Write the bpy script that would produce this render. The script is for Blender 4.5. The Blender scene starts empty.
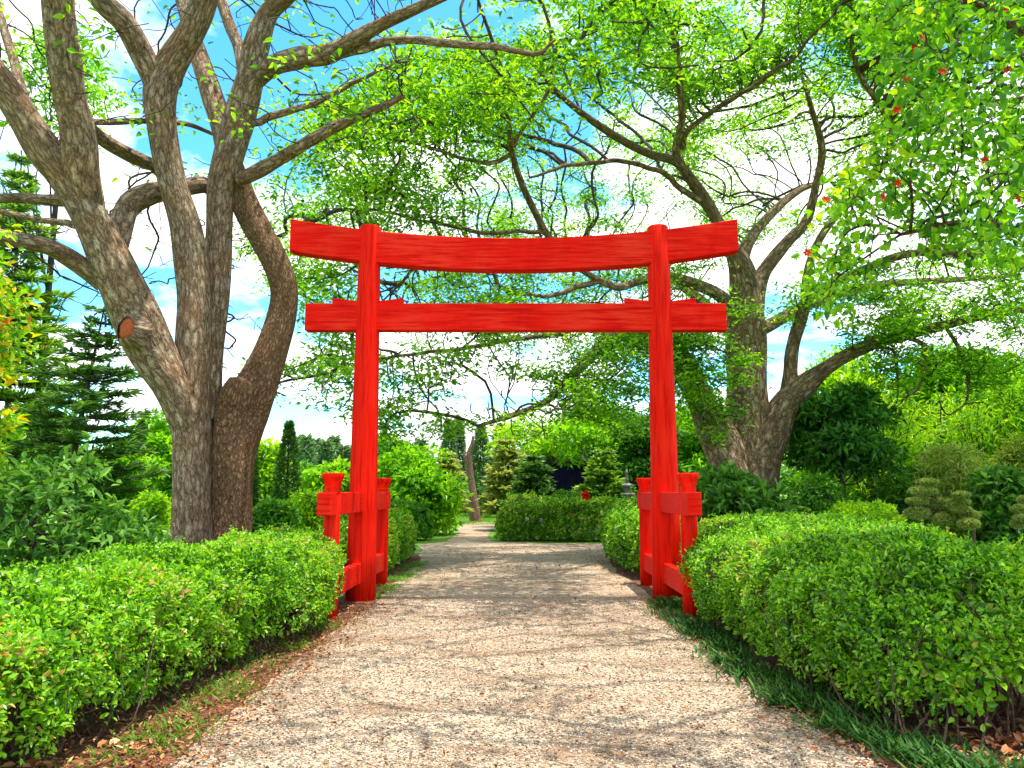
import bpy, bmesh, math
import numpy as np
from mathutils import Vector, noise as mnoise

R = math.radians
scn = bpy.context.scene
col = scn.collection

# ------------------------------------------------------------------ camera
PITCH = R(8.0); FPX = 770.0; CAMZ = 1.5
cd = bpy.data.cameras.new("camera")
cd.sensor_width = 36.0; cd.lens = 36.0 * FPX / 1024.0
cd.clip_start = 0.05; cd.clip_end = 2000
cam = bpy.data.objects.new("camera", cd); col.objects.link(cam)
cam.location = (0, 0, CAMZ); cam.rotation_euler = (R(90) + PITCH, 0, 0)
scn.camera = cam

# ------------------------------------------------------------------ light
SUN_EL = R(80); SUN_AZ = R(98)          # azimuth from +Y towards +X
EXPOSURE = 1.0
w = bpy.data.worlds.new("World"); scn.world = w; w.use_nodes = True
nt = w.node_tree; nt.nodes.clear()
N = nt.nodes.new; Lk = nt.links.new
out = N("ShaderNodeOutputWorld"); bg = N("ShaderNodeBackground"); bg.inputs[1].default_value = 0.15
sky = N("ShaderNodeTexSky"); sky.sky_type = 'NISHITA'; sky.sun_disc = False
sky.sun_elevation = SUN_EL; sky.sun_rotation = SUN_AZ; sky.air_density = 1.0; sky.dust_density = 0.4; sky.ozone_density = 2.0
hs = N("ShaderNodeHueSaturation"); hs.inputs["Saturation"].default_value = 1.25; hs.inputs["Value"].default_value = 1.25
Lk(sky.outputs[0], hs.inputs["Color"])
tc = N("ShaderNodeTexCoord"); sp = N("ShaderNodeSeparateXYZ"); Lk(tc.outputs["Generated"], sp.inputs[0])
ad = N("ShaderNodeMath"); ad.operation = 'ADD'; ad.inputs[1].default_value = 0.22; Lk(sp.outputs[2], ad.inputs[0])
mx_ = N("ShaderNodeMath"); mx_.operation = 'MAXIMUM'; mx_.inputs[1].default_value = 0.05; Lk(ad.outputs[0], mx_.inputs[0])
dx = N("ShaderNodeMath"); dx.operation = 'DIVIDE'; Lk(sp.outputs[0], dx.inputs[0]); Lk(mx_.outputs[0], dx.inputs[1])
dy = N("ShaderNodeMath"); dy.operation = 'DIVIDE'; Lk(sp.outputs[1], dy.inputs[0]); Lk(mx_.outputs[0], dy.inputs[1])
cb = N("ShaderNodeCombineXYZ"); Lk(dx.outputs[0], cb.inputs[0]); Lk(dy.outputs[0], cb.inputs[1]); cb.inputs[2].default_value = 3.7
nz = N("ShaderNodeTexNoise"); nz.inputs["Scale"].default_value = 2.1; nz.inputs["Detail"].default_value = 9
nz.inputs["Roughness"].default_value = 0.58; Lk(cb.outputs[0], nz.inputs["Vector"])
rp = N("ShaderNodeValToRGB"); rp.color_ramp.elements[0].position = 0.425; rp.color_ramp.elements[1].position = 0.54
Lk(nz.outputs["Fac"], rp.inputs[0])
mxc = N("ShaderNodeMix"); mxc.data_type = 'RGBA'; Lk(rp.outputs[0], mxc.inputs["Factor"])
tin = N("ShaderNodeMix"); tin.data_type = 'RGBA'; tin.blend_type = 'MULTIPLY'; tin.inputs["Factor"].default_value = 1
Lk(hs.outputs[0], tin.inputs["A"]); tin.inputs["B"].default_value = (.72, 1.22, 1.18, 1)
Lk(tin.outputs["Result"], mxc.inputs["A"]); mxc.inputs["B"].default_value = (7.4, 7.4, 7.5, 1)
Lk(mxc.outputs["Result"], bg.inputs[0]); Lk(bg.outputs[0], out.inputs[0])

sd = bpy.data.lights.new("sun", 'SUN'); sd.energy = 4.0; sd.angle = R(0.5); sd.color = (1.0, 0.955, 0.88)
sun = bpy.data.objects.new("sun", sd); col.objects.link(sun)
sdir = Vector((math.sin(SUN_AZ) * math.cos(SUN_EL), math.cos(SUN_AZ) * math.cos(SUN_EL), math.sin(SUN_EL)))
sun.rotation_euler = sdir.to_track_quat('Z', 'Y').to_euler(); sun.location = (20, -20, 40)
vs = scn.view_settings
vs.view_transform = 'Standard'; vs.look = 'None'; vs.exposure = EXPOSURE; vs.gamma = 1.0; vs.use_curve_mapping = False
scn.cycles.max_bounces = 7; scn.cycles.diffuse_bounces = 3; scn.cycles.transmission_bounces = 4
scn.cycles.transparent_max_bounces = 4; scn.cycles.sample_clamp_indirect = 6

# ------------------------------------------------------------------ helpers
def at(px, py, Y):
    """world point seen in that direction at distance Y along +Y"""
    x = (px - 512.0) / FPX; u = (384.0 - py) / FPX
    d = np.array([x, math.cos(PITCH) - u * math.sin(PITCH), math.sin(PITCH) + u * math.cos(PITCH)])
    p = d * (Y / d[1]); p[2] += CAMZ
    return p

def gx(px, Y):           # ground x for pixel column at distance Y (near the horizon)
    return (px - 512.0) / FPX * Y

def zy(py, Y):
    return at(512, py, Y)[2]

BASE = {}
def thing(name, label, cat, loc=(0, 0, 0), group=None):
    o = bpy.data.objects.new(name, None); col.objects.link(o)
    o.empty_display_size = 0.2
    o.location = loc; o["label"] = label; o["category"] = cat
    if group: o["group"] = group
    BASE[o.name] = np.array(loc, float)
    return o

def mesh_obj(name, V, F, mat, parent=None, uv=None, smooth=False, label=None, kind=None, cat=None, group=None):
    """V (N,3); F: array (M,k) or list of such arrays"""
    V = np.asarray(V, np.float32)
    base = None
    if parent is not None:
        base = BASE[parent.name]; V = V - base.astype(np.float32)
    Fs = F if isinstance(F, list) else [F]
    Fs = [np.asarray(f, np.int32) for f in Fs if len(f)]
    me = bpy.data.meshes.new(name)
    me.vertices.add(len(V)); me.vertices.foreach_set("co", np.ascontiguousarray(V, np.float32).ravel())
    idx = np.concatenate([f.ravel() for f in Fs]); tot = np.concatenate([np.full(len(f), f.shape[1], np.int32) for f in Fs])
    st = np.concatenate([[0], np.cumsum(tot)[:-1]]).astype(np.int32)
    me.loops.add(len(idx)); me.loops.foreach_set("vertex_index", idx)
    me.polygons.add(len(tot)); me.polygons.foreach_set("loop_start", st)
    if uv is not None:
        ul = me.uv_layers.new(name="UVMap")
        ul.data.foreach_set("uv", np.asarray(uv, np.float32)[idx].ravel())
    me.update(calc_edges=True)
    me.polygons.foreach_set("use_smooth", np.full(len(tot), bool(smooth)))
    me.materials.append(mat)
    o = bpy.data.objects.new(name, me); col.objects.link(o)
    if parent is not None:
        o.parent = parent; BASE[o.name] = base
    if label: o["label"] = label
    if kind: o["kind"] = kind
    if cat: o["category"] = cat
    if group: o["group"] = group
    return o

def bm_obj(name, bm, mat, parent=None, smooth=False, **kw):
    bm.verts.ensure_lookup_table()
    V = np.array([v.co[:] for v in bm.verts])
    by = {}
    for f in bm.faces: by.setdefault(len(f.verts), []).append([v.index for v in f.verts])
    bm.free()
    return mesh_obj(name, V, [np.array(v) for v in by.values()], mat, parent, smooth=smooth, **kw)

def add_box(bm, x0, x1, y0, y1, z0, z1, bev=0.0):
    t = bmesh.new()
    r = bmesh.ops.create_cube(t, size=1.0)
    for v in t.verts:
        v.co = Vector((x0 + (v.co.x + .5) * (x1 - x0), y0 + (v.co.y + .5) * (y1 - y0), z0 + (v.co.z + .5) * (z1 - z0)))
    if bev > 0: bmesh.ops.bevel(t, geom=list(t.edges), offset=bev, segments=2, affect='EDGES', profile=0.6)
    merge(bm, t)

def merge(bm, t):
    t.verts.index_update()
    m = [bm.verts.new(v.co) for v in t.verts]
    for f in t.faces: bm.faces.new([m[v.index] for v in f.verts])
    t.free(); bm.verts.index_update()

def add_lathe(bm, cx, cy, prof, n=28, tilt=(0, 0)):
    """prof: list of (r, z)"""
    rings = []
    z0 = prof[0][1]
    for r, z in prof:
        rings.append([bm.verts.new((cx + tilt[0] * (z - z0) + r * math.cos(2 * math.pi * k / n), cy + tilt[1] * (z - z0) + r * math.sin(2 * math.pi * k / n), z)) for k in range(n)])
    for a, b in zip(rings, rings[1:]):
        for k in range(n): bm.faces.new([a[k], a[(k + 1) % n], b[(k + 1) % n], b[k]])
    bm.faces.new(list(reversed(rings[0]))); bm.faces.new(rings[-1])
    bm.verts.index_update()

def catmull(P, n_per):
    P = np.asarray(P, float)
    Q = np.vstack([2 * P[0] - P[1], P, 2 * P[-1] - P[-2]])
    outp = []
    for i in range(1, len(Q) - 2):
        t = np.linspace(0, 1, n_per, endpoint=False)[:, None]
        a, b, c, d = Q[i - 1], Q[i], Q[i + 1], Q[i + 2]
        outp.append(0.5 * ((2 * b) + (-a + c) * t + (2 * a - 5 * b + 4 * c - d) * t ** 2 + (-a + 3 * b - 3 * c + d) * t ** 3))
    outp.append(P[-1:])
    return np.vstack(outp)

class Tubes:
    def __init__(s): s.V = []; s.F = []; s.T = []; s.U = []; s.n = 0
    def add(s, P, Rr, sides=8, rough=0.0, seed=0, cap=True, vscale=1.0):
        P = np.asarray(P, float); Rr = np.asarray(Rr, float)
        n = len(P)
        T = np.gradient(P, axis=0); T /= np.linalg.norm(T, axis=1)[:, None] + 1e-9
        ref = np.array([1.0, 0, 0]) if abs(T[0][0]) < .8 else np.array([0, 1.0, 0])
        A = np.zeros((n, 3)); a = ref - T[0] * ref.dot(T[0]); a /= np.linalg.norm(a); A[0] = a
        for i in range(1, n):
            a = A[i - 1] - T[i] * A[i - 1].dot(T[i]); A[i] = a / (np.linalg.norm(a) + 1e-9)
        B = np.cross(T, A)
        k = np.arange(sides + 1); ang = 2 * math.pi * k / sides
        ca, sa = np.cos(ang), np.sin(ang)
        seg = np.concatenate([[0], np.cumsum(np.linalg.norm(np.diff(P, axis=0), axis=1))])
        rad = np.repeat(Rr[:, None], sides + 1, axis=1)
        if rough > 0:
            ph = np.random.RandomState(seed).rand(8) * 6.28
            v = seg[:, None]; r0 = max(Rr.mean(), .05)
            lob = (np.sin(3 * ang + ph[0] + v * .9) * .5 + np.sin(5 * ang + ph[1] - v * 1.7) * .35 + np.sin(2 * ang + ph[2] + v * 2.3) * .5
                   + np.sin(v * 3.1 / (r0 * 3) + 2 * ang + ph[3]) * .35 + np.sin(9 * ang + ph[4] + np.sin(v * 2.1) * 1.5) * .22)
            rad = rad * (1 + rough * lob)
        ring = P[:, None, :] + rad[:, :, None] * (A[:, None, :] * ca[None, :, None] + B[:, None, :] * sa[None, :, None])
        s.V.append(ring.reshape(-1, 3))
        uu = np.repeat((ang / (2 * math.pi))[None, :], n, 0) * (2 * math.pi * Rr.mean()); vv = np.repeat(seg[:, None], sides + 1, 1)
        s.U.append(np.stack([uu.ravel() + seed * 3.7, vv.ravel()], 1))
        m = sides + 1
        i, j = np.meshgrid(np.arange(n - 1), np.arange(sides), indexing='ij')
        q = np.stack([i * m + j, i * m + j + 1, (i + 1) * m + j + 1, (i + 1) * m + j], -1).reshape(-1, 4)
        s.F.append(q + s.n)
        base = s.n; s.n += n * m
        if cap:
            s.V.append(P[-1:] + T[-1:] * Rr[-1] * .3); s.U.append(s.U[-1][-1:].copy())
            tip = s.n; s.n += 1
            l = base + (n - 1) * m
            s.T.append(np.array([[l + kk, l + kk + 1, tip] for kk in range(sides)]))
    def limb(s, pts, sides=16, n_per=8, rough=.05, seed=0, wob=0.0):
        """pts: (x,y,z,radius)"""
        Q = catmull(np.asarray(pts, float), n_per)
        P, rr = Q[:, :3].copy(), np.maximum(Q[:, 3], .004)
        if wob:
            rs = np.random.RandomState(seed + 7); ph = rs.rand(6) * 6.28; t = np.linspace(0, len(pts) * 1.7, len(P))
            P[:, 0] += wob * (np.sin(t * 2.3 + ph[0]) + .5 * np.sin(t * 5.1 + ph[1])); P[:, 2] += wob * (np.sin(t * 1.9 + ph[2]) + .5 * np.sin(t * 4.3 + ph[3]))
        s.add(P, rr, sides, rough, seed)
        return P, rr
    def build(s, name, mat, parent, **kw):
        F = list(s.F) + list(s.T)
        q = [np.concatenate(s.F)]
        if s.T: q.append(np.concatenate(s.T))
        return mesh_obj(name, np.concatenate(s.V), q, mat, parent, uv=np.concatenate(s.U), smooth=True, **kw)

def unit(v): return v / (np.linalg.norm(v, axis=-1, keepdims=True) + 1e-9)

class Leaves:
    def __init__(s): s.P = []; s.D = []; s.Nn = []; s.L = []; s.W = []
    def add(s, P, D, Nn, L, W):
        P = np.atleast_2d(P)
        n = len(P); s.P.append(P); s.D.append(np.broadcast_to(D, (n, 3))); s.Nn.append(np.broadcast_to(Nn, (n, 3)))
        s.L.append(np.broadcast_to(L, (n,))); s.W.append(np.broadcast_to(W, (n,)))
    def count(s): return sum(len(p) for p in s.P)
    def build(s, name, mat, parent, full=True, fold=.25, droop=.15, **kw):
        P = np.concatenate(s.P); D = unit(np.concatenate(s.D)); Nn = np.concatenate(s.Nn)
        L = np.concatenate(s.L)[:, None]; W = np.concatenate(s.W)[:, None]
        S = unit(np.cross(D, Nn)); U = np.cross(S, D)
        n = len(P)
        if full:
            b = P; t = P + D * L - U * L * droop
            l1 = P + D * L * .28 + S * W * .46 + U * W * fold; r1 = P + D * L * .28 - S * W * .46 + U * W * fold
            l2 = P + D * L * .66 + S * W * .38 + U * (W * fold - L * droop * .4); r2 = P + D * L * .66 - S * W * .38 + U * (W * fold - L * droop * .4)
            V = np.stack([b, l1, l2, t, r2, r1], 1).reshape(-1, 3)
            o = (np.arange(n) * 6)[:, None]
            F = np.concatenate([o + np.array([0, 3, 2, 1]), o + np.array([0, 5, 4, 3])])
        else:
            l = P + D * L * .45 + S * W * .5 + U * W * fold; r = P + D * L * .45 - S * W * .5 + U * W * fold
            V = np.stack([P, l, P + D * L - U * L * droop, r], 1).reshape(-1, 3)
            o = (np.arange(n) * 4)[:, None]
            F = np.concatenate([o + np.array([0, 2, 1]), o + np.array([0, 3, 2])])
        return mesh_obj(name, V, F, mat, parent, **kw)

def rvec(rs, n): return unit(rs.normal(size=(n, 3)))

# ------------------------------------------------------------------ materials
def new_mat(name):
    m = bpy.data.materials.new(name); m.use_nodes = True
    t = m.node_tree; t.nodes.clear()
    o = t.nodes.new("ShaderNodeOutputMaterial")
    return m, t, o

def ramp(t, fac, stops):
    r = t.nodes.new("ShaderNodeValToRGB"); e = r.color_ramp.elements
    while len(e) < len(stops): e.new(.5)
    for k, (p, c) in enumerate(stops):
        e[k].position = p; e[k].color = (*c, 1)
    t.links.new(fac, r.inputs[0]); return r.outputs[0]

def leaf_mat(name, stops, transl=.42, tcol=None, rough=.42, tboost=2.0, spec=.35):
    m, t, o = new_mat(name)
    g = t.nodes.new("ShaderNodeNewGeometry")
    c = t.nodes.new("ShaderNodeTexCoord"); n = t.nodes.new("ShaderNodeTexNoise"); n.inputs["Scale"].default_value = .9; n.inputs["Detail"].default_value = 3
    t.links.new(c.outputs["Object"], n.inputs["Vector"])
    a = t.nodes.new("ShaderNodeMath"); a.operation = 'MULTIPLY_ADD'; a.inputs[1].default_value = 1.1; a.inputs[2].default_value = -.55
    t.links.new(n.outputs["Fac"], a.inputs[0])
    b = t.nodes.new("ShaderNodeMath"); b.operation = 'MULTIPLY_ADD'; b.inputs[1].default_value = .85
    t.links.new(g.outputs["Random Per Island"], b.inputs[0]); 
    a2 = t.nodes.new("ShaderNodeMath"); a2.operation = 'ADD'; a2.inputs[1].default_value = .08
    t.links.new(a.outputs[0], a2.inputs[0]); t.links.new(a2.outputs[0], b.inputs[2])
    colr = ramp(t, b.outputs[0], stops)
    p = t.nodes.new("ShaderNodeBsdfPrincipled"); p.inputs["Roughness"].default_value = rough; p.inputs["Specular IOR Level"].default_value = spec
    t.links.new(colr, p.inputs["Base Color"])
    tr = t.nodes.new("ShaderNodeBsdfTranslucent")
    mu = t.nodes.new("ShaderNodeMix"); mu.data_type = 'RGBA'; mu.blend_type = 'MULTIPLY'; mu.inputs["Factor"].default_value = 1
    t.links.new(colr, mu.inputs["A"]); mu.inputs["B"].default_value = (*(tcol or (tboost * 1.15, tboost, tboost * .35)), 1)
    t.links.new(mu.outputs["Result"], tr.inputs["Color"])
    ms = t.nodes.new("ShaderNodeMixShader"); ms.inputs[0].default_value = transl
    t.links.new(p.outputs[0], ms.inputs[1]); t.links.new(tr.outputs[0], ms.inputs[2]); t.links.new(ms.outputs[0], o.inputs[0])
    return m

def bark_mat(name, c_dark, c_mid, c_light, su=12, sv=3.6, bump=1.0, patch=None, patch_amt=.5):
    m, t, o = new_mat(name)
    uv = t.nodes.new("ShaderNodeUVMap"); mp = t.nodes.new("ShaderNodeMapping"); mp.inputs["Scale"].default_value = (su, sv, 1)
    t.links.new(uv.outputs[0], mp.inputs[0])
    n1 = t.nodes.new("ShaderNodeTexNoise"); n1.inputs["Scale"].default_value = 1.5; n1.inputs["Detail"].default_value = 7; n1.inputs["Roughness"].default_value = .65; n1.inputs["Distortion"].default_value = .6
    t.links.new(mp.outputs[0], n1.inputs["Vector"])
    v1 = t.nodes.new("ShaderNodeTexVoronoi"); v1.feature = 'DISTANCE_TO_EDGE'; v1.inputs["Scale"].default_value = 1.1
    mxv = t.nodes.new("ShaderNodeVectorMath"); mxv.operation = 'ADD'
    sc = t.nodes.new("ShaderNodeVectorMath"); sc.operation = 'SCALE'; sc.inputs["Scale"].default_value = 1.6
    t.links.new(n1.outputs["Color"], sc.inputs[0]); t.links.new(mp.outputs[0], mxv.inputs[0]); t.links.new(sc.outputs[0], mxv.inputs[1]); t.links.new(mxv.outputs[0], v1.inputs["Vector"])
    vv = t.nodes.new("ShaderNodeMath"); vv.operation = 'MULTIPLY'; vv.inputs[1].default_value = 2.4; vv.use_clamp = True; t.links.new(v1.outputs["Distance"], vv.inputs[0])
    h = t.nodes.new("ShaderNodeMath"); h.operation = 'MULTIPLY_ADD'; h.inputs[1].default_value = .55; t.links.new(vv.outputs[0], h.inputs[0])
    h2 = t.nodes.new("ShaderNodeMath"); h2.operation = 'MULTIPLY'; h2.inputs[1].default_value = .6; t.links.new(n1.outputs["Fac"], h2.inputs[0]); t.links.new(h2.outputs[0], h.inputs[2])
    colr = ramp(t, h.outputs[0], [(.2, c_dark), (.5, c_mid), (.85, c_light)])
    tc = t.nodes.new("ShaderNodeTexCoord"); n2 = t.nodes.new("ShaderNodeTexNoise"); n2.inputs["Scale"].default_value = 1.6; n2.inputs["Detail"].default_value = 5; n2.inputs["Roughness"].default_value = .65
    t.links.new(tc.outputs["Object"], n2.inputs["Vector"])
    f2 = ramp(t, n2.outputs["Fac"], [(.46, (0, 0, 0)), (.62, (1, 1, 1))])
    fm = t.nodes.new("ShaderNodeMath"); fm.operation = 'MULTIPLY'; fm.inputs[1].default_value = patch_amt; t.links.new(f2, fm.inputs[0])
    mu = t.nodes.new("ShaderNodeMix"); mu.data_type = 'RGBA'; mu.blend_type = 'MIX'; t.links.new(fm.outputs[0], mu.inputs["Factor"])
    t.links.new(colr, mu.inputs["A"])
    pc = ramp(t, h.outputs[0], [(.2, tuple(.5 * q for q in (patch or c_mid))), (.8, tuple(1.35 * q for q in (patch or c_mid)))])
    t.links.new(pc, mu.inputs["B"])
    bp = t.nodes.new("ShaderNodeBump"); n3 = t.nodes.new("ShaderNodeTexNoise"); n3.inputs["Scale"].default_value = 5.5; n3.inputs["Detail"].default_value = 6; n3.inputs["Roughness"].default_value = .75; t.links.new(mp.outputs[0], n3.inputs["Vector"])
    hh = t.nodes.new("ShaderNodeMath"); hh.operation = 'MULTIPLY_ADD'; hh.inputs[1].default_value = .55; t.links.new(n3.outputs["Fac"], hh.inputs[0]); t.links.new(h.outputs[0], hh.inputs[2])
    fl = ramp(t, n3.outputs["Fac"], [(.36, (.34, .32, .30)), (.5, (.95, .95, .95)), (.66, (1.35, 1.35, 1.35)), (.72, (1.9, 1.95, 2.0))])
    mf = t.nodes.new("ShaderNodeMix"); mf.data_type = 'RGBA'; mf.blend_type = 'MULTIPLY'; mf.inputs["Factor"].default_value = 1; t.links.new(mu.outputs["Result"], mf.inputs["A"]); t.links.new(fl, mf.inputs["B"]); mu = mf
    bp.inputs["Strength"].default_value = bump; bp.inputs["Distance"].default_value = .10; t.links.new(hh.outputs[0], bp.inputs["Height"])
    p = t.nodes.new("ShaderNodeBsdfPrincipled"); p.inputs["Roughness"].default_value = .85; p.inputs["Specular IOR Level"].default_value = .2
    t.links.new(mu.outputs["Result"], p.inputs["Base Color"]); t.links.new(bp.outputs[0], p.inputs["Normal"]); t.links.new(p.outputs[0], o.inputs[0])
    return m

def ground_mat(name, stops, scale=6, bump=.4, fine=60, fine_amt=.5, dist=.03):
    m, t, o = new_mat(name)
    tc = t.nodes.new("ShaderNodeTexCoord")
    n1 = t.nodes.new("ShaderNodeTexNoise"); n1.inputs["Scale"].default_value = scale; n1.inputs["Detail"].default_value = 8; n1.inputs["Roughness"].default_value = .7
    n2 = t.nodes.new("ShaderNodeTexNoise"); n2.inputs["Scale"].default_value = fine; n2.inputs["Detail"].default_value = 4
    for n in (n1, n2): t.links.new(tc.outputs["Object"], n.inputs["Vector"])
    h = t.nodes.new("ShaderNodeMath"); h.operation = 'MULTIPLY_ADD'; h.inputs[1].default_value = fine_amt
    t.links.new(n2.outputs["Fac"], h.inputs[0])
    h2 = t.nodes.new("ShaderNodeMath"); h2.operation = 'MULTIPLY'; h2.inputs[1].default_value = 1 - fine_amt; t.links.new(n1.outputs["Fac"], h2.inputs[0]); t.links.new(h2.outputs[0], h.inputs[2])
    colr = ramp(t, h.outputs[0], stops)
    bp = t.nodes.new("ShaderNodeBump"); bp.inputs["Strength"].default_value = bump; bp.inputs["Distance"].default_value = dist; t.links.new(h.outputs[0], bp.inputs["Height"])
    p = t.nodes.new("ShaderNodeBsdfPrincipled"); p.inputs["Roughness"].default_value = .9; p.inputs["Specular IOR Level"].default_value = .15
    t.links.new(colr, p.inputs["Base Color"]); t.links.new(bp.outputs[0], p.inputs["Normal"]); t.links.new(p.outputs[0], o.inputs[0])
    return m

def gravel_mat():
    m, t, o = new_mat("gravel_surface")
    tc = t.nodes.new("ShaderNodeTexCoord")
    v = t.nodes.new("ShaderNodeTexVoronoi"); v.inputs["Scale"].default_value = 72
    n0 = t.nodes.new("ShaderNodeTexNoise"); n0.inputs["Scale"].default_value = 30; n0.inputs["Detail"].default_value = 3
    t.links.new(tc.outputs["Object"], n0.inputs["Vector"])
    t.links.new(tc.outputs["Object"], v.inputs["Vector"])
    se = t.nodes.new("ShaderNodeSeparateColor"); t.links.new(v.outputs["Color"], se.inputs[0])
    stone = ramp(t, se.outputs[0], [(0, (.13, .08, .045)), (.3, (.31, .215, .135)), (.65, (.45, .335, .225)), (1, (.68, .54, .40))])
    n = t.nodes.new("ShaderNodeTexNoise"); n.inputs["Scale"].default_value = 1.1; n.inputs["Detail"].default_value = 8; n.inputs["Roughness"].default_value = .68
    mp = t.nodes.new("ShaderNodeMapping"); mp.inputs["Scale"].default_value = (.6, 1.5, 1); t.links.new(tc.outputs["Object"], mp.inputs[0]); t.links.new(mp.outputs[0], n.inputs["Vector"])
    f = ramp(t, n.outputs["Fac"], [(.45, (0, 0, 0)), (.63, (1, 1, 1))])
    fm = t.nodes.new("ShaderNodeMath"); fm.operation = 'MULTIPLY'; fm.inputs[1].default_value = .72; t.links.new(f, fm.inputs[0])
    mx = t.nodes.new("ShaderNodeMix"); mx.data_type = 'RGBA'; t.links.new(fm.outputs[0], mx.inputs["Factor"]); t.links.new(stone, mx.inputs["A"])
    dirt = ramp(t, n0.outputs["Fac"], [(.3, (.10, .045, .02)), (.7, (.27, .155, .08))]); t.links.new(dirt, mx.inputs["B"])
    gap = t.nodes.new("ShaderNodeMath"); gap.operation = 'SUBTRACT'; gap.inputs[0].default_value = 1; t.links.new(v.outputs["Distance"], gap.inputs[1])
    bp = t.nodes.new("ShaderNodeBump"); bp.inputs["Strength"].default_value = .8; bp.inputs["Distance"].default_value = .012; t.links.new(gap.outputs[0], bp.inputs["Height"])
    nb = t.nodes.new("ShaderNodeTexNoise"); nb.inputs["Scale"].default_value = 3.2; nb.inputs["Detail"].default_value = 4; t.links.new(tc.outputs["Object"], nb.inputs["Vector"])
    b2 = t.nodes.new("ShaderNodeBump"); b2.inputs["Strength"].default_value = .6; b2.inputs["Distance"].default_value = .07; t.links.new(nb.outputs["Fac"], b2.inputs["Height"]); t.links.new(b2.outputs[0], bp.inputs["Normal"])
    p = t.nodes.new("ShaderNodeBsdfPrincipled"); p.inputs["Roughness"].default_value = .85; p.inputs["Specular IOR Level"].default_value = .2
    t.links.new(mx.outputs["Result"], p.inputs["Base Color"]); t.links.new(bp.outputs[0], p.inputs["Normal"]); t.links.new(p.outputs[0], o.inputs[0])
    return m

def island_mat(name, stops, rough=.8, spec=.2):
    m, t, o = new_mat(name)
    g = t.nodes.new("ShaderNodeNewGeometry"); c = ramp(t, g.outputs["Random Per Island"], stops)
    p = t.nodes.new("ShaderNodeBsdfPrincipled"); p.inputs["Roughness"].default_value = rough; p.inputs["Specular IOR Level"].default_value = spec
    t.links.new(c, p.inputs["Base Color"]); t.links.new(p.outputs[0], o.inputs[0]); return m

def paint_mat(name, c0, c1, axis_scale=(1, 1, 1), rough=.42, wear=(.86, .16, .10), wear_amt=.35, lo=.52, hi=.75):
    m, t, o = new_mat(name)
    tc = t.nodes.new("ShaderNodeTexCoord"); mp = t.nodes.new("ShaderNodeMapping"); mp.inputs["Scale"].default_value = axis_scale; t.links.new(tc.outputs["Object"], mp.inputs[0])
    n = t.nodes.new("ShaderNodeTexNoise"); n.inputs["Scale"].default_value = 3; n.inputs["Detail"].default_value = 8; n.inputs["Roughness"].default_value = .65; t.links.new(mp.outputs[0], n.inputs["Vector"])
    n2 = t.nodes.new("ShaderNodeTexNoise"); n2.inputs["Scale"].default_value = 1.3; n2.inputs["Detail"].default_value = 6; t.links.new(tc.outputs["Object"], n2.inputs["Vector"])
    c = ramp(t, n.outputs["Fac"], [(.32, c0), (.52, c1), (.7, c1)])
    f = t.nodes.new("ShaderNodeMath"); f.operation = 'MULTIPLY'; t.links.new(n.outputs["Fac"], f.inputs[0]); t.links.new(n2.outputs["Fac"], f.inputs[1])
    f2 = ramp(t, f.outputs[0], [(lo * lo, (0, 0, 0)), (hi * hi, (1, 1, 1))])
    fm = t.nodes.new("ShaderNodeMath"); fm.operation = 'MULTIPLY'; fm.inputs[1].default_value = wear_amt; t.links.new(f2, fm.inputs[0])
    mx = t.nodes.new("ShaderNodeMix"); mx.data_type = 'RGBA'; t.links.new(fm.outputs[0], mx.inputs["Factor"]); t.links.new(c, mx.inputs["A"]); mx.inputs["B"].default_value = (*wear, 1)
    bp = t.nodes.new("ShaderNodeBump"); bp.inputs["Strength"].default_value = .45; bp.inputs["Distance"].default_value = .012; t.links.new(n.outputs["Fac"], bp.inputs["Height"])
    p = t.nodes.new("ShaderNodeBsdfPrincipled"); p.inputs["Roughness"].default_value = rough; p.inputs["Specular IOR Level"].default_value = .06
    t.links.new(mx.outputs["Result"], p.inputs["Base Color"]); t.links.new(bp.outputs[0], p.inputs["Normal"]); t.links.new(p.outputs[0], o.inputs[0])
    return m

M = {}
M['red_h'] = paint_mat("red_painted_beam", (.46, .002, .0004), (.76, .007, .001), (.5, 9, 10), rough=.6, wear=(.84, .08, .035), wear_amt=.38, lo=.48, hi=.62)
M['red_v'] = paint_mat("red_painted_post", (.52, .003, .0004), (.78, .010, .0015), (8, 8, .45), rough=.6, wear=(.84, .07, .03), wear_amt=.2, lo=.48, hi=.64)
M['bark'] = bark_mat("bark_left", (.05, .026, .013), (.50, .34, .21), (.84, .65, .47), patch=(.54, .27, .11), patch_amt=.5)
M['bark_r'] = bark_mat("bark_right", (.045, .024, .013), (.44, .27, .15), (.76, .55, .37), su=9, sv=2.6, patch=(.13, .10, .06), patch_amt=.4)
M['twig'] = bark_mat("twig_bark", (.03, .02, .015), (.085, .058, .042), (.18, .13, .10), su=20, sv=5, bump=.4)
M['stem'] = bark_mat("shrub_stem", (.05, .03, .02), (.13, .08, .05), (.24, .16, .10), su=40, sv=20, bump=.3)
M['vine_bark'] = bark_mat("shaggy_bark", (.05, .02, .01), (.46, .23, .11), (.74, .50, .31), su=22, sv=9, bump=1.0, patch=(.07, .10, .02), patch_amt=.3)
M['cut'] = ground_mat("cut_wood", [(.3, (.16, .03, .012)), (.55, (.42, .09, .03)), (.8, (.52, .19, .08))], 9, .8)
M['dead'] = bark_mat("dead_wood", (.14, .08, .05), (.33, .20, .13), (.48, .32, .22), su=14, sv=3)
M['hedge'] = leaf_mat("hedge_leaf", [(0, (.012, .05, .005)), (.25, (.06, .21, .006)), (.6, (.18, .43, .008)), (.93, (.34, .57, .03)), (1, (.46, .30, .10))], .32, rough=.36, spec=.45)
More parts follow.
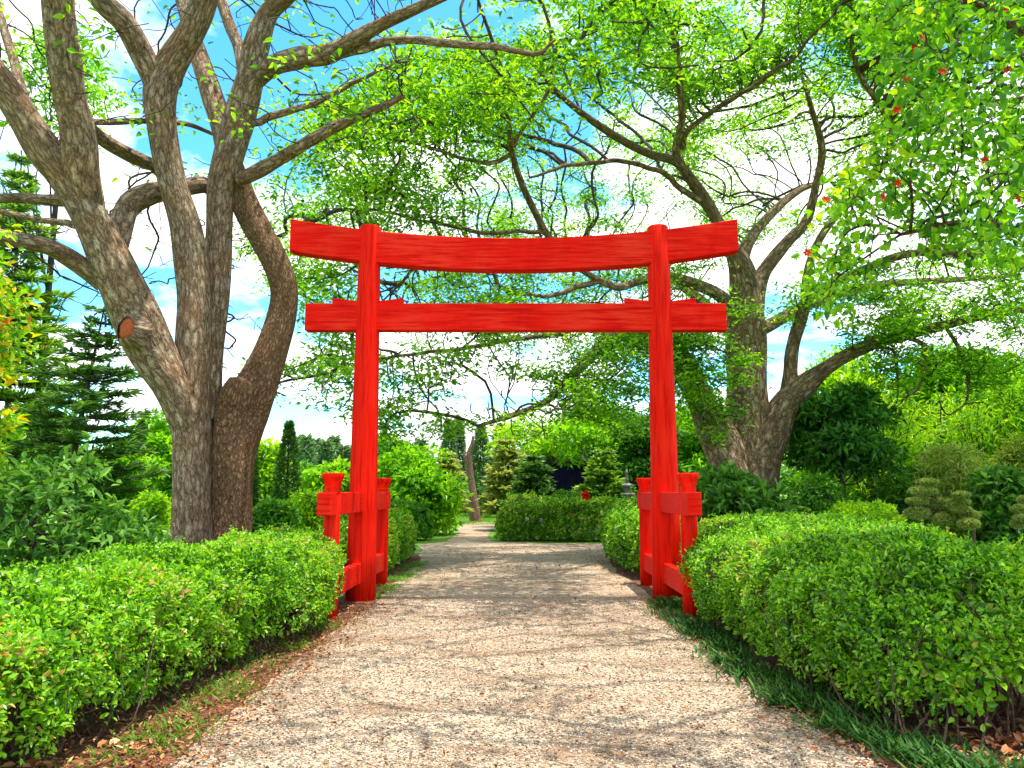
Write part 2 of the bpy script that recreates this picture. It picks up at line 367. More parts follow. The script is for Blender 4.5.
M['hedge_dark'] = leaf_mat("hedge_dark_leaf", [(0, (.022, .10, .008)), (.5, (.07, .23, .012)), (1, (.17, .40, .02))], .3)
M['mixed'] = leaf_mat("mixed_leaf", [(0, (.03, .11, .010)), (.35, (.10, .28, .015)), (.7, (.24, .46, .03)), (.9, (.45, .54, .08)), (1, (.62, .6, .42))], .4)
M['saman'] = leaf_mat("canopy_leaf", [(0, (.020, .09, .006)), (.35, (.07, .22, .008)), (.7, (.17, .39, .010)), (1, (.33, .53, .02))], .5)
M['bright'] = leaf_mat("bright_leaf", [(0, (.025, .12, .006)), (.4, (.11, .33, .007)), (1, (.29, .54, .014))], .45)
M['yellowgreen'] = leaf_mat("yellowgreen_leaf", [(0, (.05, .17, .008)), (.45, (.2, .43, .009)), (1, (.42, .58, .02))], .45)
M['croton'] = leaf_mat("croton_leaf", [(0, (.05, .2, .008)), (.5, (.17, .40, .008)), (.8, (.40, .47, .012)), (.94, (.55, .32, .012)), (1, (.5, .12, .02))], .4)
M['dark'] = leaf_mat("dark_leaf", [(0, (.012, .06, .008)), (.5, (.04, .155, .016)), (1, (.12, .33, .04))], .26, rough=.45, spec=.25)
M['glossy'] = leaf_mat("glossy_leaf", [(0, (.022, .085, .010)), (.5, (.07, .21, .02)), (1, (.22, .42, .07))], .25, rough=.45, spec=.25)
M['pine'] = leaf_mat("pine_needle", [(0, (.022, .075, .02)), (.5, (.06, .16, .03)), (1, (.16, .32, .05))], .2)
M['pine_light'] = leaf_mat("pine_light_needle", [(0, (.04, .12, .02)), (.5, (.13, .28, .025)), (1, (.28, .46, .05))], .3)
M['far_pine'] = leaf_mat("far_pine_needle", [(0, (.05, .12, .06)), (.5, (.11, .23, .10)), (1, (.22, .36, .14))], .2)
M['flower_leaf'] = leaf_mat("flowering_tree_leaf", [(0, (.025, .12, .005)), (.35, (.09, .28, .006)), (.75, (.20, .43, .010)), (1, (.42, .55, .02))], .48)
M['tan'] = leaf_mat("tan_leaf", [(0, (.08, .17, .02)), (.5, (.26, .38, .05)), (1, (.52, .52, .18))], .35)
M['topiary'] = leaf_mat("topiary_leaf", [(0, (.10, .17, .03)), (.5, (.25, .33, .07)), (1, (.46, .48, .2))], .3)
M['litter'] = island_mat("dead_leaf", [(0, (.10, .03, .012)), (.4, (.24, .08, .03)), (.75, (.38, .16, .06)), (1, (.50, .30, .14))])
M['litter_orange'] = island_mat("orange_dead_leaf", [(0, (.22, .06, .02)), (.5, (.48, .17, .06)), (1, (.62, .36, .18))])
M['mondo'] = leaf_mat("mondo_blade", [(0, (.014, .06, .010)), (.5, (.04, .13, .02)), (1, (.13, .27, .04))], .25, spec=.12)
M['grass'] = leaf_mat("grass_blade", [(0, (.05, .17, .008)), (.5, (.11, .28, .012)), (1, (.2, .36, .03))], .4)
M['ground'] = ground_mat("lawn_ground", [(.35, (.05, .13, .01)), (.5, (.10, .22, .018)), (.65, (.16, .29, .03))], 3, .5, 40, .55)
M['soil'] = ground_mat("soil_ground", [(.35, (.045, .02, .012)), (.5, (.13, .055, .03)), (.65, (.24, .12, .06))], 5, .7, 45, .55)
M['gravel'] = gravel_mat()
M['pebble'] = island_mat("pebble", [(0, (.09, .055, .03)), (.35, (.29, .205, .13)), (.7, (.42, .32, .215)), (1, (.70, .59, .46))])
M['redpetal'] = island_mat("red_petal", [(0, (.55, .01, .01)), (1, (.85, .05, .02))], .5)
M['stone'] = ground_mat("stone", [(.3, (.10, .10, .09)), (.5, (.22, .21, .19)), (.7, (.36, .34, .30))], 6, .4)
M['indigo'] = paint_mat("indigo_wall_paint", (.010, .008, .045), (.022, .016, .09), (6, 6, .6), rough=.7, wear=(.05, .05, .12), wear_amt=.4)  # dark indigo colour standing in for shade between the trees
M['shedroof'] = ground_mat("shed_roof", [(.3, (.03, .03, .035)), (.7, (.08, .075, .08))], 9, .4)  # dark top of the made-up block that stands in for shade
M['paleframe'] = ground_mat("pale_frame", [(.3, (.35, .36, .42)), (.7, (.5, .5, .55))], 9, .1)
M['darkglass'] = ground_mat("dark_pane", [(.3, (.012, .012, .02)), (.7, (.03, .03, .05))], 2, .0)  # dark insets invented for the shade block

# ------------------------------------------------------------------ ground, soil beds, path
def sheet(name, outline, z, mat, kind='structure'):
    bm = bmesh.new()
    vsx = [bm.verts.new((x, y, z)) for x, y in outline]
    f = bm.faces.new(vsx)
    if f.normal.z < 0: f.normal_flip()
    bm.normal_update()
    if f.normal.z < 0: f.normal_flip()
    bmesh.ops.triangulate(bm, faces=[f])
    bm.verts.index_update()
    return bm_obj(name, bm, mat, kind=kind)

sheet("ground", [(-600, -60), (600, -60), (600, 900), (-600, 900)], 0.0, M['ground'])

def wobble(pts, amp, step=.25, seed=0):
    P = np.array(pts, float); o = []
    for a, b in zip(P[:-1], P[1:]):
        n = max(2, int(np.linalg.norm(b - a) / step))
        for t in np.linspace(0, 1, n, endpoint=False): o.append(a + (b - a) * t)
    o.append(P[-1]); o = np.array(o)
    rs = np.random.RandomState(seed)
    k = rs.normal(size=o.shape); k = (k + np.roll(k, 1, 0) + np.roll(k, 2, 0)) / 1.7
    return o + k * amp

pathL = wobble([(-1.9, -4), (-1.93, 4.5), (-1.92, 7.5), (-1.86, 10.5), (-1.98, 13), (-2.05, 17), (-2.35, 20), (-2.6, 22.3), (-2.0, 24.2), (-1.95, 28), (-2.25, 33), (-2.3, 40)], .035, seed=1)
pathR = wobble([(-.6, 40), (-.8, 32), (-.85, 27), (-.65, 23.9), (1.0, 23.2), (2.8, 22.9), (9, 23.5), (9, 21.0), (4.2, 20.6), (2.25, 19), (2.0, 15), (1.98, 11.5), (1.86, 9), (1.80, 7), (1.86, 5.4), (1.97, 4.4), (2.0, -4)], .035, seed=2)
path_outline = [tuple(p) for p in pathL] + [tuple(p) for p in pathR]
sheet("soil_bed", [(-5.6, -3), (-1.5, -3), (-1.55, 13), (-1.8, 19.5), (-6, 19.5)], .004, M['soil'])
sheet("soil_bed.001", [(1.55, -3), (6.4, -3), (6.2, 13), (5.0, 20), (1.75, 20), (1.6, 12)], .004, M['soil'])
sheet("gravel_path", path_outline, .012, M['gravel'])

# loose pebbles on the near path
rs = np.random.RandomState(5)
n = 60000
Y = 3.6 + 8.0 * rs.rand(n) ** 1.7; X = -1.9 + 3.95 * rs.rand(n)
r = .004 + .007 * rs.rand(n) ** 2
rr = rs.uniform(.7, 1.25, (n, 3)); rr[:, 2] *= .65
oct_ = np.array([[1, 0, 0], [0, 1, 0], [-1, 0, 0], [0, -1, 0], [0, 0, 1], [0, 0, -1]], float)
an = rs.rand(n) * 6.28; ca, sa = np.cos(an), np.sin(an)
V = oct_[None] * rr[:, None, :] * r[:, None, None] * rs.uniform(.8, 1.2, (n, 6, 1))
V = np.stack([V[..., 0] * ca[:, None] - V[..., 1] * sa[:, None], V[..., 0] * sa[:, None] + V[..., 1] * ca[:, None], V[..., 2]], -1)
V = V + np.stack([X, Y, .012 + r * .35], 1)[:, None, :]
f8 = np.array([[0, 1, 4], [1, 2, 4], [2, 3, 4], [3, 0, 4], [1, 0, 5], [2, 1, 5], [3, 2, 5], [0, 3, 5]])
F = (np.arange(n) * 6)[:, None, None] + f8[None]
mesh_obj("gravel", V.reshape(-1, 3), F.reshape(-1, 3), M['pebble'], kind='stuff', smooth=True,
         label="loose beige gravel stones scattered over the near path", cat="gravel")

def scatter_litter(name, regions, mat, label, seed, size=(.03, .07)):
    rs = np.random.RandomState(seed); lv = Leaves()
    for (x0, y0, x1, y1, wdt, n) in regions:
        t = rs.rand(n); P = np.stack([x0 + (x1 - x0) * t + rs.normal(size=n) * wdt, y0 + (y1 - y0) * t + rs.normal(size=n) * wdt, .02 + .02 * rs.rand(n)], 1)
        D = rvec(rs, n); D[:, 2] *= .25
        Nn = np.array([0, 0, 1.0]) + .45 * rs.normal(size=(n, 3))
        L = rs.uniform(*size, n); lv.add(P, D, Nn, L, L * rs.uniform(.35, .6, n))
    return lv.build(name, mat, None, droop=-.15, fold=.3, kind='stuff', label=label, cat="fallen leaves")

scatter_litter("fallen_leaves", [(-2.0, 10.5, -2.0, 3.5, .22, 3200), (-2.3, 6, -2.5, 3.5, .3, 900), (1.95, 11, 1.95, 4.5, .12, 1500), (-.5, 13, .5, 21, 1.2, 1800), (0, 4, 0, 12, 1.0, 700), (1.8, 12, 1.9, 20, .2, 500)],
               M['litter'], "brown fallen leaves along the gravel path edges", 11, (.018, .05))
scatter_litter("fallen_leaves", [(2.75, 4.6, 4.2, 4.4, .28, 1200), (3.4, 5.2, 4.2, 5.0, .35, 700), (-2.7, 4.6, -2.2, 4.0, .25, 160)],
               M['litter_orange'], "orange dry leaf litter at the foot of the right hedge", 12, (.04, .085))

def blades(name, pts, n_per, h, wd, spread, lean, mat, label, cat, seed):
    rs = np.random.RandomState(seed); lv = Leaves()
    for (x, y, k) in pts:
        n = int(n_per * k)
        a = rs.rand(n) * 6.28; D = np.stack([np.cos(a) * lean, np.sin(a) * lean, np.ones(n)], 1) + .15 * rs.normal(size=(n, 3))
        P = np.stack([x + rs.normal(size=n) * spread, y + rs.normal(size=n) * spread, np.full(n, .008)], 1)
        L = h * rs.uniform(.5, 1.25, n); lv.add(P, D, np.cross(D, np.array([0, 0, 1.0])) + .01 + rvec(rs, n) * .2, L, wd)
    return lv.build(name, mat, None, droop=.35, fold=.1, kind='stuff', label=label, cat=cat)

rs = np.random.RandomState(21)
pts = []
edge = np.array([(2.16, 11.0), (2.04, 9.3), (2.0, 8), (2.02, 6.7), (2.1, 5.6), (2.25, 4.7), (2.5, 4.1)])
for a, b in zip(edge[:-1], edge[1:]):
    for t in np.linspace(0, 1, 16, endpoint=False):
        for k in range(2):
            if rs.rand() < .78: pts.append((*(a + (b - a) * t + rs.normal(size=2) * [.11, .06]), rs.uniform(.25, 1.3)))
blades("mondo_grass", pts, 44, .13, .0048, .085, 1.3, M['mondo'], "dark green mondo grass edging the right side of the path", "ground cover", 22)
pts = [(rs.uniform(-2.4, -1.95), rs.uniform(3.6, 9.5), rs.uniform(.2, 1)) for _ in range(70)] + [(rs.uniform(-2.15, -1.8), rs.uniform(11.2, 17), rs.uniform(.3, 1)) for _ in range(50)]
blades("weeds", pts, 40, .07, .007, .09, 1.0, M['grass'], "low green weeds at the left edge of the gravel", "weeds", 23)
pts = [(rs.uniform(5.5, 14), rs.uniform(9, 17), 1) for _ in range(420)] + [(rs.uniform(-3.2, .5), rs.uniform(36, 50), 1) for _ in range(150)] + [(rs.uniform(-9, -3.8), rs.uniform(8, 19), 1) for _ in range(250)]
blades("lawn_grass", pts, 45, .09, .014, .25, .7, M['grass'], "short bright lawn grass beyond the hedges", "grass", 24)

# ------------------------------------------------------------------ torii gate
GX, GY, HS = .03, 11.14, 2.16
gate = thing("torii_gate", "bright red wooden torii gate with curved top beam astride the gravel path", "gate", (GX, GY, 0))
zt = zy(238, GY - .1); zb = zy(270, GY - .1)
half = 3.33; rise = .295
def beam_z(x): return rise * (x / half) ** 2
bm = bmesh.new(); nseg = 40; th = .11
rings = []
for i in range(nseg + 1):
    x = -half + 2 * half * i / nseg; dz = beam_z(x)
    b = .012
    sec = [(-th, zb + b), (-th, zt - b), (-th + b, zt), (th - b, zt), (th, zt - b), (th, zb + b), (th - b, zb), (-th + b, zb)]
    rings.append([bm.verts.new((GX + x, GY + y, z + dz)) for y, z in sec])
for a, b in zip(rings, rings[1:]):
    for k in range(8): bm.faces.new([a[k], a[(k + 1) % 8], b[(k + 1) % 8], b[k]])
bm.faces.new(rings[0]); bm.faces.new(list(reversed(rings[-1]))); bm.verts.index_update()
bm_obj("top_beam", bm, M['red_h'], gate, label="curved top beam with a slightly worn red face")
z0, z1 = zy(330, GY - .1), zy(303, GY - .1)
bm = bmesh.new(); add_box(bm, GX - 3.07, GX + 3.12, GY - .095, GY + .095, z0, z1, .012)
bm_obj("tie_beam", bm, M['red_h'], gate)
def shear(bm):      # the side posts stand a few centimetres out of line in front
    for v in bm.verts:
        if v.co.y < GY: v.co.x += (v.co.y - GY) * .03
for sx in (-1, 1):
    cx = GX + sx * HS
    bm = bmesh.new()
    zt_p = zy(227, GY)
    prof = [(.235, -.05), (.212, .02), (.205, .6), (.19, 2), (.165, 4.2), (.158, zt_p - .03), (.145, zt_p)]
    prof = [(.212 - .055 * max(z, 0) / zt_p, z) for z in (-.05, .6, 1.2, 2, 3, 4, 4.8, zt_p - .03)] + [(.14, zt_p)]
    add_lathe(bm, cx, GY, prof, 36)
    bm_obj("post", bm, M['red_v'], gate, smooth=True)
    for sd_ in (-1, 1):     # wedge pieces above the tie beam
        bm = bmesh.new()
        xo, xi = cx + sd_ * .52, cx + sd_ * .10
        za = z1 + .002
        y0, y1 = GY - .06, GY + .06
        q = [bm.verts.new(p) for p in [(xi, y0, za), (xo, y0, za), (xo, y0, za + .085), (xi, y0, za + .03), (xi, y1, za), (xo, y1, za), (xo, y1, za + .085), (xi, y1, za + .03)]]
        for f in [(0, 1, 2, 3), (7, 6, 5, 4), (0, 4, 5, 1), (1, 5, 6, 2), (2, 6, 7, 3), (3, 7, 4, 0)]: bm.faces.new([q[i] for i in f])
        bm.verts.index_update(); bmesh.ops.recalc_face_normals(bm, faces=list(bm.faces))
        bm_obj("wedge", bm, M['red_h'], gate)
    bm = bmesh.new(); add_box(bm, cx - .08, cx + .08, GY - 2.08, GY + 2.0, 1.225, 1.50, .012); shear(bm)
    bm_obj("upper_rail", bm, M['red_h'], gate)
    bm = bmesh.new(); add_box(bm, cx - .06, cx + .06, GY - 1.69, GY + 1.69, .25, .52, .012); shear(bm)
    bm_obj("lower_rail", bm, M['red_h'], gate)
    for sy in (-1, 1):
        cy = GY + sy * 1.69
        px_ = cx - (.05 if sy < 0 else 0)
        bm = bmesh.new(); add_lathe(bm, px_, cy, [(.104, -.05), (.104, .5), (.099, 1.2), (.097, 1.56)], 28)
        sp_ = bm_obj("support_post", bm, M['red_v'], gate, smooth=True)
        bm = bmesh.new(); add_lathe(bm, px_, cy, [(.096, 1.562), (.102, 1.60), (.114, 1.64), (.132, 1.672), (.136, 1.69), (.136, 1.722), (.128, 1.73)], 28)
        bm_obj("cap", bm, M['red_v'], sp_, smooth=False)

# ------------------------------------------------------------------ hedges
def hedge(name, label, line, h, mat, n_leaf, L=.045, W=.024, seed=0, bare=.0, stems=200, exp=.5, group=None, inner=True, twigs=0):
    """line: [(x,y,half_width,height_factor)]"""
    rs = np.random.RandomState(seed)
    P = catmull(np.array(line, float), 10)
    C = P[:, :2]; T = unit(np.gradient(C, axis=0)); Nr = np.stack([T[:, 1], -T[:, 0]], 1)
    seg = np.concatenate([[0], np.cumsum(np.linalg.norm(np.diff(C, axis=0), axis=1))]); tot = seg[-1]
    base = (line[len(line) // 2][0], line[len(line) // 2][1], 0)
    root = thing(name, label, "hedge", base, group)
    def sample(n, scale_in):
        s = rs.rand(n) * tot
        hw = np.interp(s, seg, P[:, 2]); hf = np.interp(s, seg, P[:, 3]) * h
        e = np.minimum(s, tot - s); cap_r = np.minimum(.7, hw)
        k = np.sqrt(np.clip(1 - (1 - np.clip(e / cap_r, 0, 1)) ** 2, 0.0, 1))
        # arc sampling on a superellipse
        th = np.linspace(0.02, math.pi - .02, 200); ex = np.cos(th); ez = np.sin(th)
        X = np.sign(ex) * np.abs(ex) ** exp; Z = np.abs(ez) ** exp
        mw, mh = P[:, 2].mean(), h
        al = np.concatenate([[0], np.cumsum(np.hypot(np.diff(X * mw), np.diff(Z * mh)))]); al /= al[-1]
        u = rs.rand(n); xx = np.interp(u, al, X); zz = np.interp(u, al, Z)
        c = np.stack([np.interp(s, seg, C[:, 0]), np.interp(s, seg, C[:, 1])], 1); nr = np.stack([np.interp(s, seg, Nr[:, 0]), np.interp(s, seg, Nr[:, 1])], 1)
        tt = np.stack([np.interp(s, seg, T[:, 0]), np.interp(s, seg, T[:, 1])], 1)
        lump = (np.sin(s * 2.9 + u * 5 + seed) * .35 + np.sin(s * 7.3 - u * 11 + seed) * .3 + np.sin(s * 13.1 + u * 17) * .22 + np.sin(s * 23 - u * 31) * .16)
        q0 = np.stack([c[:, 0] + nr[:, 0] * xx * hw, c[:, 1] + nr[:, 1] * xx * hw, zz * hf], 1)
        nf = np.array([mnoise.noise(Vector(p * 1.9)) + .7 * mnoise.noise(Vector(p * 4.7 + 9)) for p in q0])
        d = (lump * .05 + nf * .10 - np.abs(rs.normal(size=n)) * .075 + .03) * np.clip(h, .5, 1.2)
        hw = hw * (.84 + .16 * np.clip(zz * 1.6, 0, 1))
        hw2 = np.maximum(hw * (.25 + .75 * k) * scale_in + d, .05); hf2 = np.maximum((hf * (.55 + .45 * k)) * scale_in + d, .1)
        pos = np.concatenate([c + nr * (xx * hw2)[:, None], (zz * hf2)[:, None]], 1)
        out_ = np.concatenate([nr * (np.sign(xx) * np.abs(xx) ** 2.2)[:, None] + tt * ((1 - k) * np.where(s < tot / 2, -1, 1))[:, None], (zz ** 2.2)[:, None]], 1)
        return pos, unit(out_), u
    lv = Leaves()
    pos, on, u = sample(n_leaf, 1.0)
    keep = np.ones(len(pos), bool)
    if bare > 0:
        pr = np.clip((bare - pos[:, 2]) / bare, 0, 1) * (.55 + .6 * np.sin(pos[:, 1] * 2.3 + seed) ** 2)
        keep = rs.rand(len(pos)) > pr
    # small gaps
    g = np.sin(pos[:, 0] * 9.1 + seed) * np.sin(pos[:, 1] * 7.7 + 1.3 * seed) * np.sin(pos[:, 2] * 8.3 + .7)
    nf2 = np.array([mnoise.noise(Vector(p * 3.1)) + .5 * mnoise.noise(Vector(p * 8.3)) for p in pos])
    lowf = np.clip(1 - pos[:, 2] / (h * .85), 0, 1)
    keep &= ~((nf2 < -.16 + .30 * lowf) & (rs.rand(len(pos)) < .86))
    keep &= ~((g > .42) & (rs.rand(len(pos)) < .85))
    pos, on = pos[keep], on[keep]; n = len(pos)
    D = on * .55 + rvec(rs, n) * .8 + np.array([0, 0, .25]); Nn = on * .8 + rvec(rs, n) * .6 + np.array([0, 0, .75])
    LL = L * rs.uniform(.5, 1.55, n)
    lv.add(pos, D, Nn, LL, LL * (W / L) * rs.uniform(.8, 1.2, n))
    # protruding sprigs
    m = n // 60
    idx = rs.choice(n, m); bp = pos[idx]; bd = unit(on[idx] * .7 + np.array([0, 0, .9]) + rs.normal(size=(m, 3)) * .4)
    for k in range(7):
        pp = bp + bd * (k * .018 * (L / .045)); lv.add(pp, bd * .5 + rvec(rs, m) * .8, bd + rvec(rs, m) * .6, L * 1.0, W)
    if inner:
        pi_, oi, _ = sample(n_leaf // 4, .82)
        ni = len(pi_); ok = pi_[:, 2] > bare * .8; pi_, oi = pi_[ok], oi[ok]; ni = len(pi_)
        lv.add(pi_, rvec(rs, ni), oi + rvec(rs, ni) * .5, L * 1.7, W * 2.2)
    lv.build("foliage", mat, root)
    tb = Tubes()
    for k in range(stems):
        s = rs.rand() * tot; hw = np.interp(s, seg, P[:, 2]) * rs.uniform(-.85, .85)
        c = np.array([np.interp(s, seg, C[:, 0]), np.interp(s, seg, C[:, 1])]) + np.array([np.interp(s, seg, Nr[:, 0]), np.interp(s, seg, Nr[:, 1])]) * hw
        hh = h * rs.uniform(.4, .78); a = rs.normal(size=2) * .16
        pts_ = [np.array([c[0], c[1], 0]), np.array([c[0] + a[0] * .5, c[1] + a[1] * .5, hh * .4]) + rs.normal(size=3) * .06, np.array([c[0] + a[0], c[1] + a[1], hh])]
        tb.add(catmull(pts_, 3), np.linspace(.009, .003, 7), 5, seed=k, cap=False)
    if twigs:
        pt, ot, _ = sample(twigs, .97)
        for q, d in zip(pt, ot):
            d = unit(d + rs.normal(size=3) * .7 + np.array([0, 0, .3])); ln = rs.uniform(.08, .2)
            tb.add(catmull([q - d * ln, q - d * ln * .4 + rs.normal(size=3) * .015, q + d * ln * .25], 2), np.linspace(.0045, .0018, 5), 4, seed=1, cap=False)
    tb.build("stems", M['stem'], root)
    return root

hedge("hedge", "clipped leafy green hedge along the left foreground, bare brown stems at its foot",
      [(-3.3, 1.9, .85, .84), (-3.3, 3.2, .85, .89), (-3.25, 5, .86, .95), (-3.05, 7, .86, 1.0), (-2.72, 8.6, .80, 1.0), (-2.95, 10.2, .62, .98), (-3.3, 11.6, .5, .95)], .93, M['hedge'], 215000, L=.036, W=.02, seed=3, bare=.52, stems=620, twigs=2600)
hedge("hedge", "wide clipped green hedge in the right foreground behind dark mondo grass",
      [(3.0, 4.7, .75, .96), (2.98, 5.8, .95, 1.0), (3.15, 7.3, 1.13, 1.0), (3.4, 8.9, 1.42, 1.0), (3.9, 10.6, 1.5, 1.02), (4.3, 12.6, 1.45, 1.0)], 1.07, M['hedge'], 215000, L=.036, W=.02, seed=4, bare=.3, stems=560, twigs=3000)
hedge("hedge", "low rounded hedge beside the path just beyond the gate's left post",
      [(-2.75, 12.9, .55, .85), (-2.75, 14, .62, 1.0), (-2.8, 15.5, .62, 1.0), (-2.75, 17, .6, 1.0), (-2.75, 18.6, .5, .92)], 1.02, M['hedge'], 26000, L=.06, W=.034, seed=5, bare=.12, stems=80)
hedge("hedge", "boxy clipped hedge with bright top beyond the gate's right post",
      [(2.75, 13.4, .55, .97), (2.6, 15, .6, 1.0), (2.65, 17, .65, 1.0), (3.0, 19.2, .7, 1.0)], 1.08, M['hedge'], 32000, L=.06, W=.034, seed=6, bare=.1, stems=90)
hedge("hedge", "dark boxy clipped hedge behind the low rounded one, left of the path",
      [(-5.6, 23.6, .6, 1.0), (-4.2, 24.2, .65, 1.0), (-2.6, 24.9, .6, 1.0)], 1.12, M['hedge_dark'], 17000, L=.075, W=.042, seed=7, bare=.0, stems=40)
hedge("hedge", "mixed leafy hedge of the island where the path splits, with pale and red blooms",
      [(-.45, 24.6, .55, 1.0), (.6, 24.6, .65, 1.0), (1.8, 24.4, .65, .95), (3.2, 24.3, .65, .98), (4.6, 24.6, .6, .9)], 1.25, M['mixed'], 22000, L=.09, W=.05, seed=8, bare=.0, stems=40)
island = [o for o in bpy.data.objects if o.get("label", "").startswith("mixed leafy")][0]
rs = np.random.RandomState(88)
for (px, py, dia, mname) in [(586, 495, .30, 'redpetal'), (560, 516, .10, 'paleframe'), (541, 520, .09, 'paleframe'), (572, 512, .1, 'redpetal'), (527, 519, .10, 'paleframe'), (606, 513, .09, 'paleframe')]:
    c = at(px, py, 23.85); lv = Leaves(); nn = 26
    d = rvec(rs, nn); d[:, 1] -= .4
    lv.add(c + d * .02, d, rvec(rs, nn), dia * .55, dia * .4)
    lv.build("blossom", M[mname], island)

# ------------------------------------------------------------------ space colonisation
def colonize(seedP, seedR, att, step, infl, kill, iters, rs, grav=0.0):
    P = [np.asarray(p) for p in seedP]; par = [-1] * len(P)
    P = np.array(P); par = list(par)
    att = np.array(att); alive = np.ones(len(att), bool)
    D = np.full(len(att), 1e9); I = np.zeros(len(att), int)
    def upd(newP, off):
        for s in range(0, len(newP), 400):
            d = np.linalg.norm(att[:, None, :] - newP[None, s:s + 400], axis=2)
            j = d.argmin(1); dm = d[np.arange(len(att)), j]; b = dm < D
            D[b] = dm[b]; I[b] = j[b] + off + s
    upd(P, 0)
    for it in range(iters):
        alive &= D > kill
        if not alive.any(): break
        use = alive & (D < infl)
        if not use.any(): break
        ids = I[use]; dirs = unit(att[use] - P[ids])
        u, inv = np.unique(ids, return_inverse=True)
        acc = np.zeros((len(u), 3)); np.add.at(acc, inv, dirs)
        acc = unit(acc + rs.normal(size=acc.shape) * .5 + np.array([0, 0, grav]))
        newP = P[u] + acc * step
        off = len(P); P = np.vstack([P, newP]); par += list(u)
        upd(newP, off)
    return P, np.array(par)

def grow(tb, seeds, att, step, infl, kill, iters, rs, tip=.009, pw=2.3, warp=0.0, wf=1.0):
    """seeds: list of (P, radii); adds twigs to tb; returns node positions, descendant count, direction"""
    sp_ = np.vstack([s[0] for s in seeds]); sr = np.concatenate([s[1] for s in seeds])
    P, par = colonize(sp_, sr, att, step, infl, kill, iters, rs, .0)
    n0 = len(sp_); n = len(P)
    dep = np.zeros(n)
    for i in range(n0, n): dep[i] = dep[par[i]] + 1
    if warp:
        for i in range(n0, n):
            v = Vector(P[i]) * wf
            k = warp * min(1, dep[i] / 5)
            P[i] = P[i] + k * np.array([mnoise.noise(v), mnoise.noise(v + Vector((31, 7, 3))), .8 * mnoise.noise(v + Vector((5, 51, 9)))])
    acc = np.zeros(n); leafcnt = np.zeros(n)
    kids = [[] for _ in range(n)]
    for i in range(n0, n): kids[par[i]].append(i)
    for i in range(n - 1, n0 - 1, -1):
        if not kids[i]: acc[i] = tip ** pw; leafcnt[i] = 1
        if par[i] >= 0: acc[par[i]] += acc[i]; leafcnt[par[i]] += leafcnt[i]
    rad = acc ** (1 / pw)
    done = np.zeros(n, bool); k = 0
    for i in range(n0, n):
        if done[i]: continue
        p = par[i]
        chain = [p, i]; done[i] = True; cur = i
        while kids[cur]:
            nx = max(kids[cur], key=lambda q: acc[q])
            if done[nx]: break
            chain.append(nx); done[nx] = True; cur = nx
        pts_ = P[chain].copy(); rr = rad[chain].copy()
        r0 = sr[p] if p < n0 else rad[p]
        rr[0] = min(rr[1] * 1.15, r0)
        if len(pts_) > 2:
            pts_[1:-1] = pts_[1:-1] * .5 + (pts_[:-2] + pts_[2:]) * .25
        sides = 7 if rr[0] > .05 else (5 if rr[0] > .02 else 4)
        k += 1
        tb.add(pts_, rr, sides, 0, seed=k, cap=False)
    dirs = np.zeros((n, 3)); dirs[n0:] = unit(P[n0:] - P[par[n0:]])
    return P[n0:], leafcnt[n0:], dirs[n0:]

def px_limb(pts, Ydef=None):
    """(px,py,Y,width_px) -> x,y,z,r"""
    o = []
    for (px, py, Y, wp) in pts:
        p = at(px, py, Y); o.append((*p, wp * Y / FPX / 2))
    return o

# ------------------------------------------------------------------ left tree
YT = 12.0
lt_base = (gx(212, YT), YT + .1, 0)
lt = thing("spreading_tree", "big brown multi-stemmed tree behind the left hedge with a shaggy twisted right trunk", "tree", lt_base)
tb = Tubes(); seeds = []
def LL(t, pts, sides=16, rough=.05, seed=0, wob=0.0, n_per=8):
    pts = [(a, b, c, d * .8 if d < 24 and seed > 50 else d) for a, b, c, d in pts]
    P, rr = t.limb(px_limb(pts), sides, n_per, rough, seed, wob); seeds.append((P, rr)); return P, rr
# front stem
LL(tb, [(190, 632, 11.9, 56), (191, 590, 11.9, 46), (192, 545, 11.9, 40), (192, 470, 11.9, 36), (192, 400, 11.9, 35), (193, 340, 11.9, 35), (194, 290, 11.9, 33), (186, 230, 11.8, 31), (172, 180, 11.7, 29), (163, 130, 11.6, 30), (161, 92, 11.5, 33), (172, 64, 11.4, 31), (192, 30, 11.2, 29), (204, -2, 11, 28), (214, -60, 10.6, 24), (240, -150, 10.0, 16)], 24, .06, 1, n_per=10)
LL(tb, [(163, 105, 11.6, 26), (152, 75, 11.4, 25), (140, 50, 11.2, 25), (124, 22, 10.9, 24), (100, -2, 10.6, 22), (60, -60, 10, 18), (20, -140, 9, 12)], 18, .06, 2)
# left stem
LL(tb, [(194, 480, 12.0, 30), (190, 430, 11.9, 34), (174, 388, 11.7, 38), (150, 348, 11.5, 44), (132, 310, 11.3, 47), (114, 270, 11.1, 44), (98, 234, 10.9, 38), (82, 202, 10.7, 35), (62, 172, 10.5, 33), (44, 150, 10.3, 34), (20, 112, 10.1, 31), (-4, 76, 9.9, 30), (-50, 20, 9.5, 24), (-130, -60, 9.0, 14), (-210, -150, 8.4, 4)], 24, .07, 3, n_per=10)
LL(tb, [(98, 236, 11.0, 18), (88, 205, 10.75, 30), (81, 172, 10.5, 35), (78, 135, 10.3, 34), (70, 98, 10.1, 33), (63, 50, 9.8, 33), (58, -4, 9.5, 31), (60, -70, 9.0, 26), (90, -190, 8.2, 16), (130, -330, 7.5, 8), (150, -430, 7.1, 3)], 20, .07, 4)
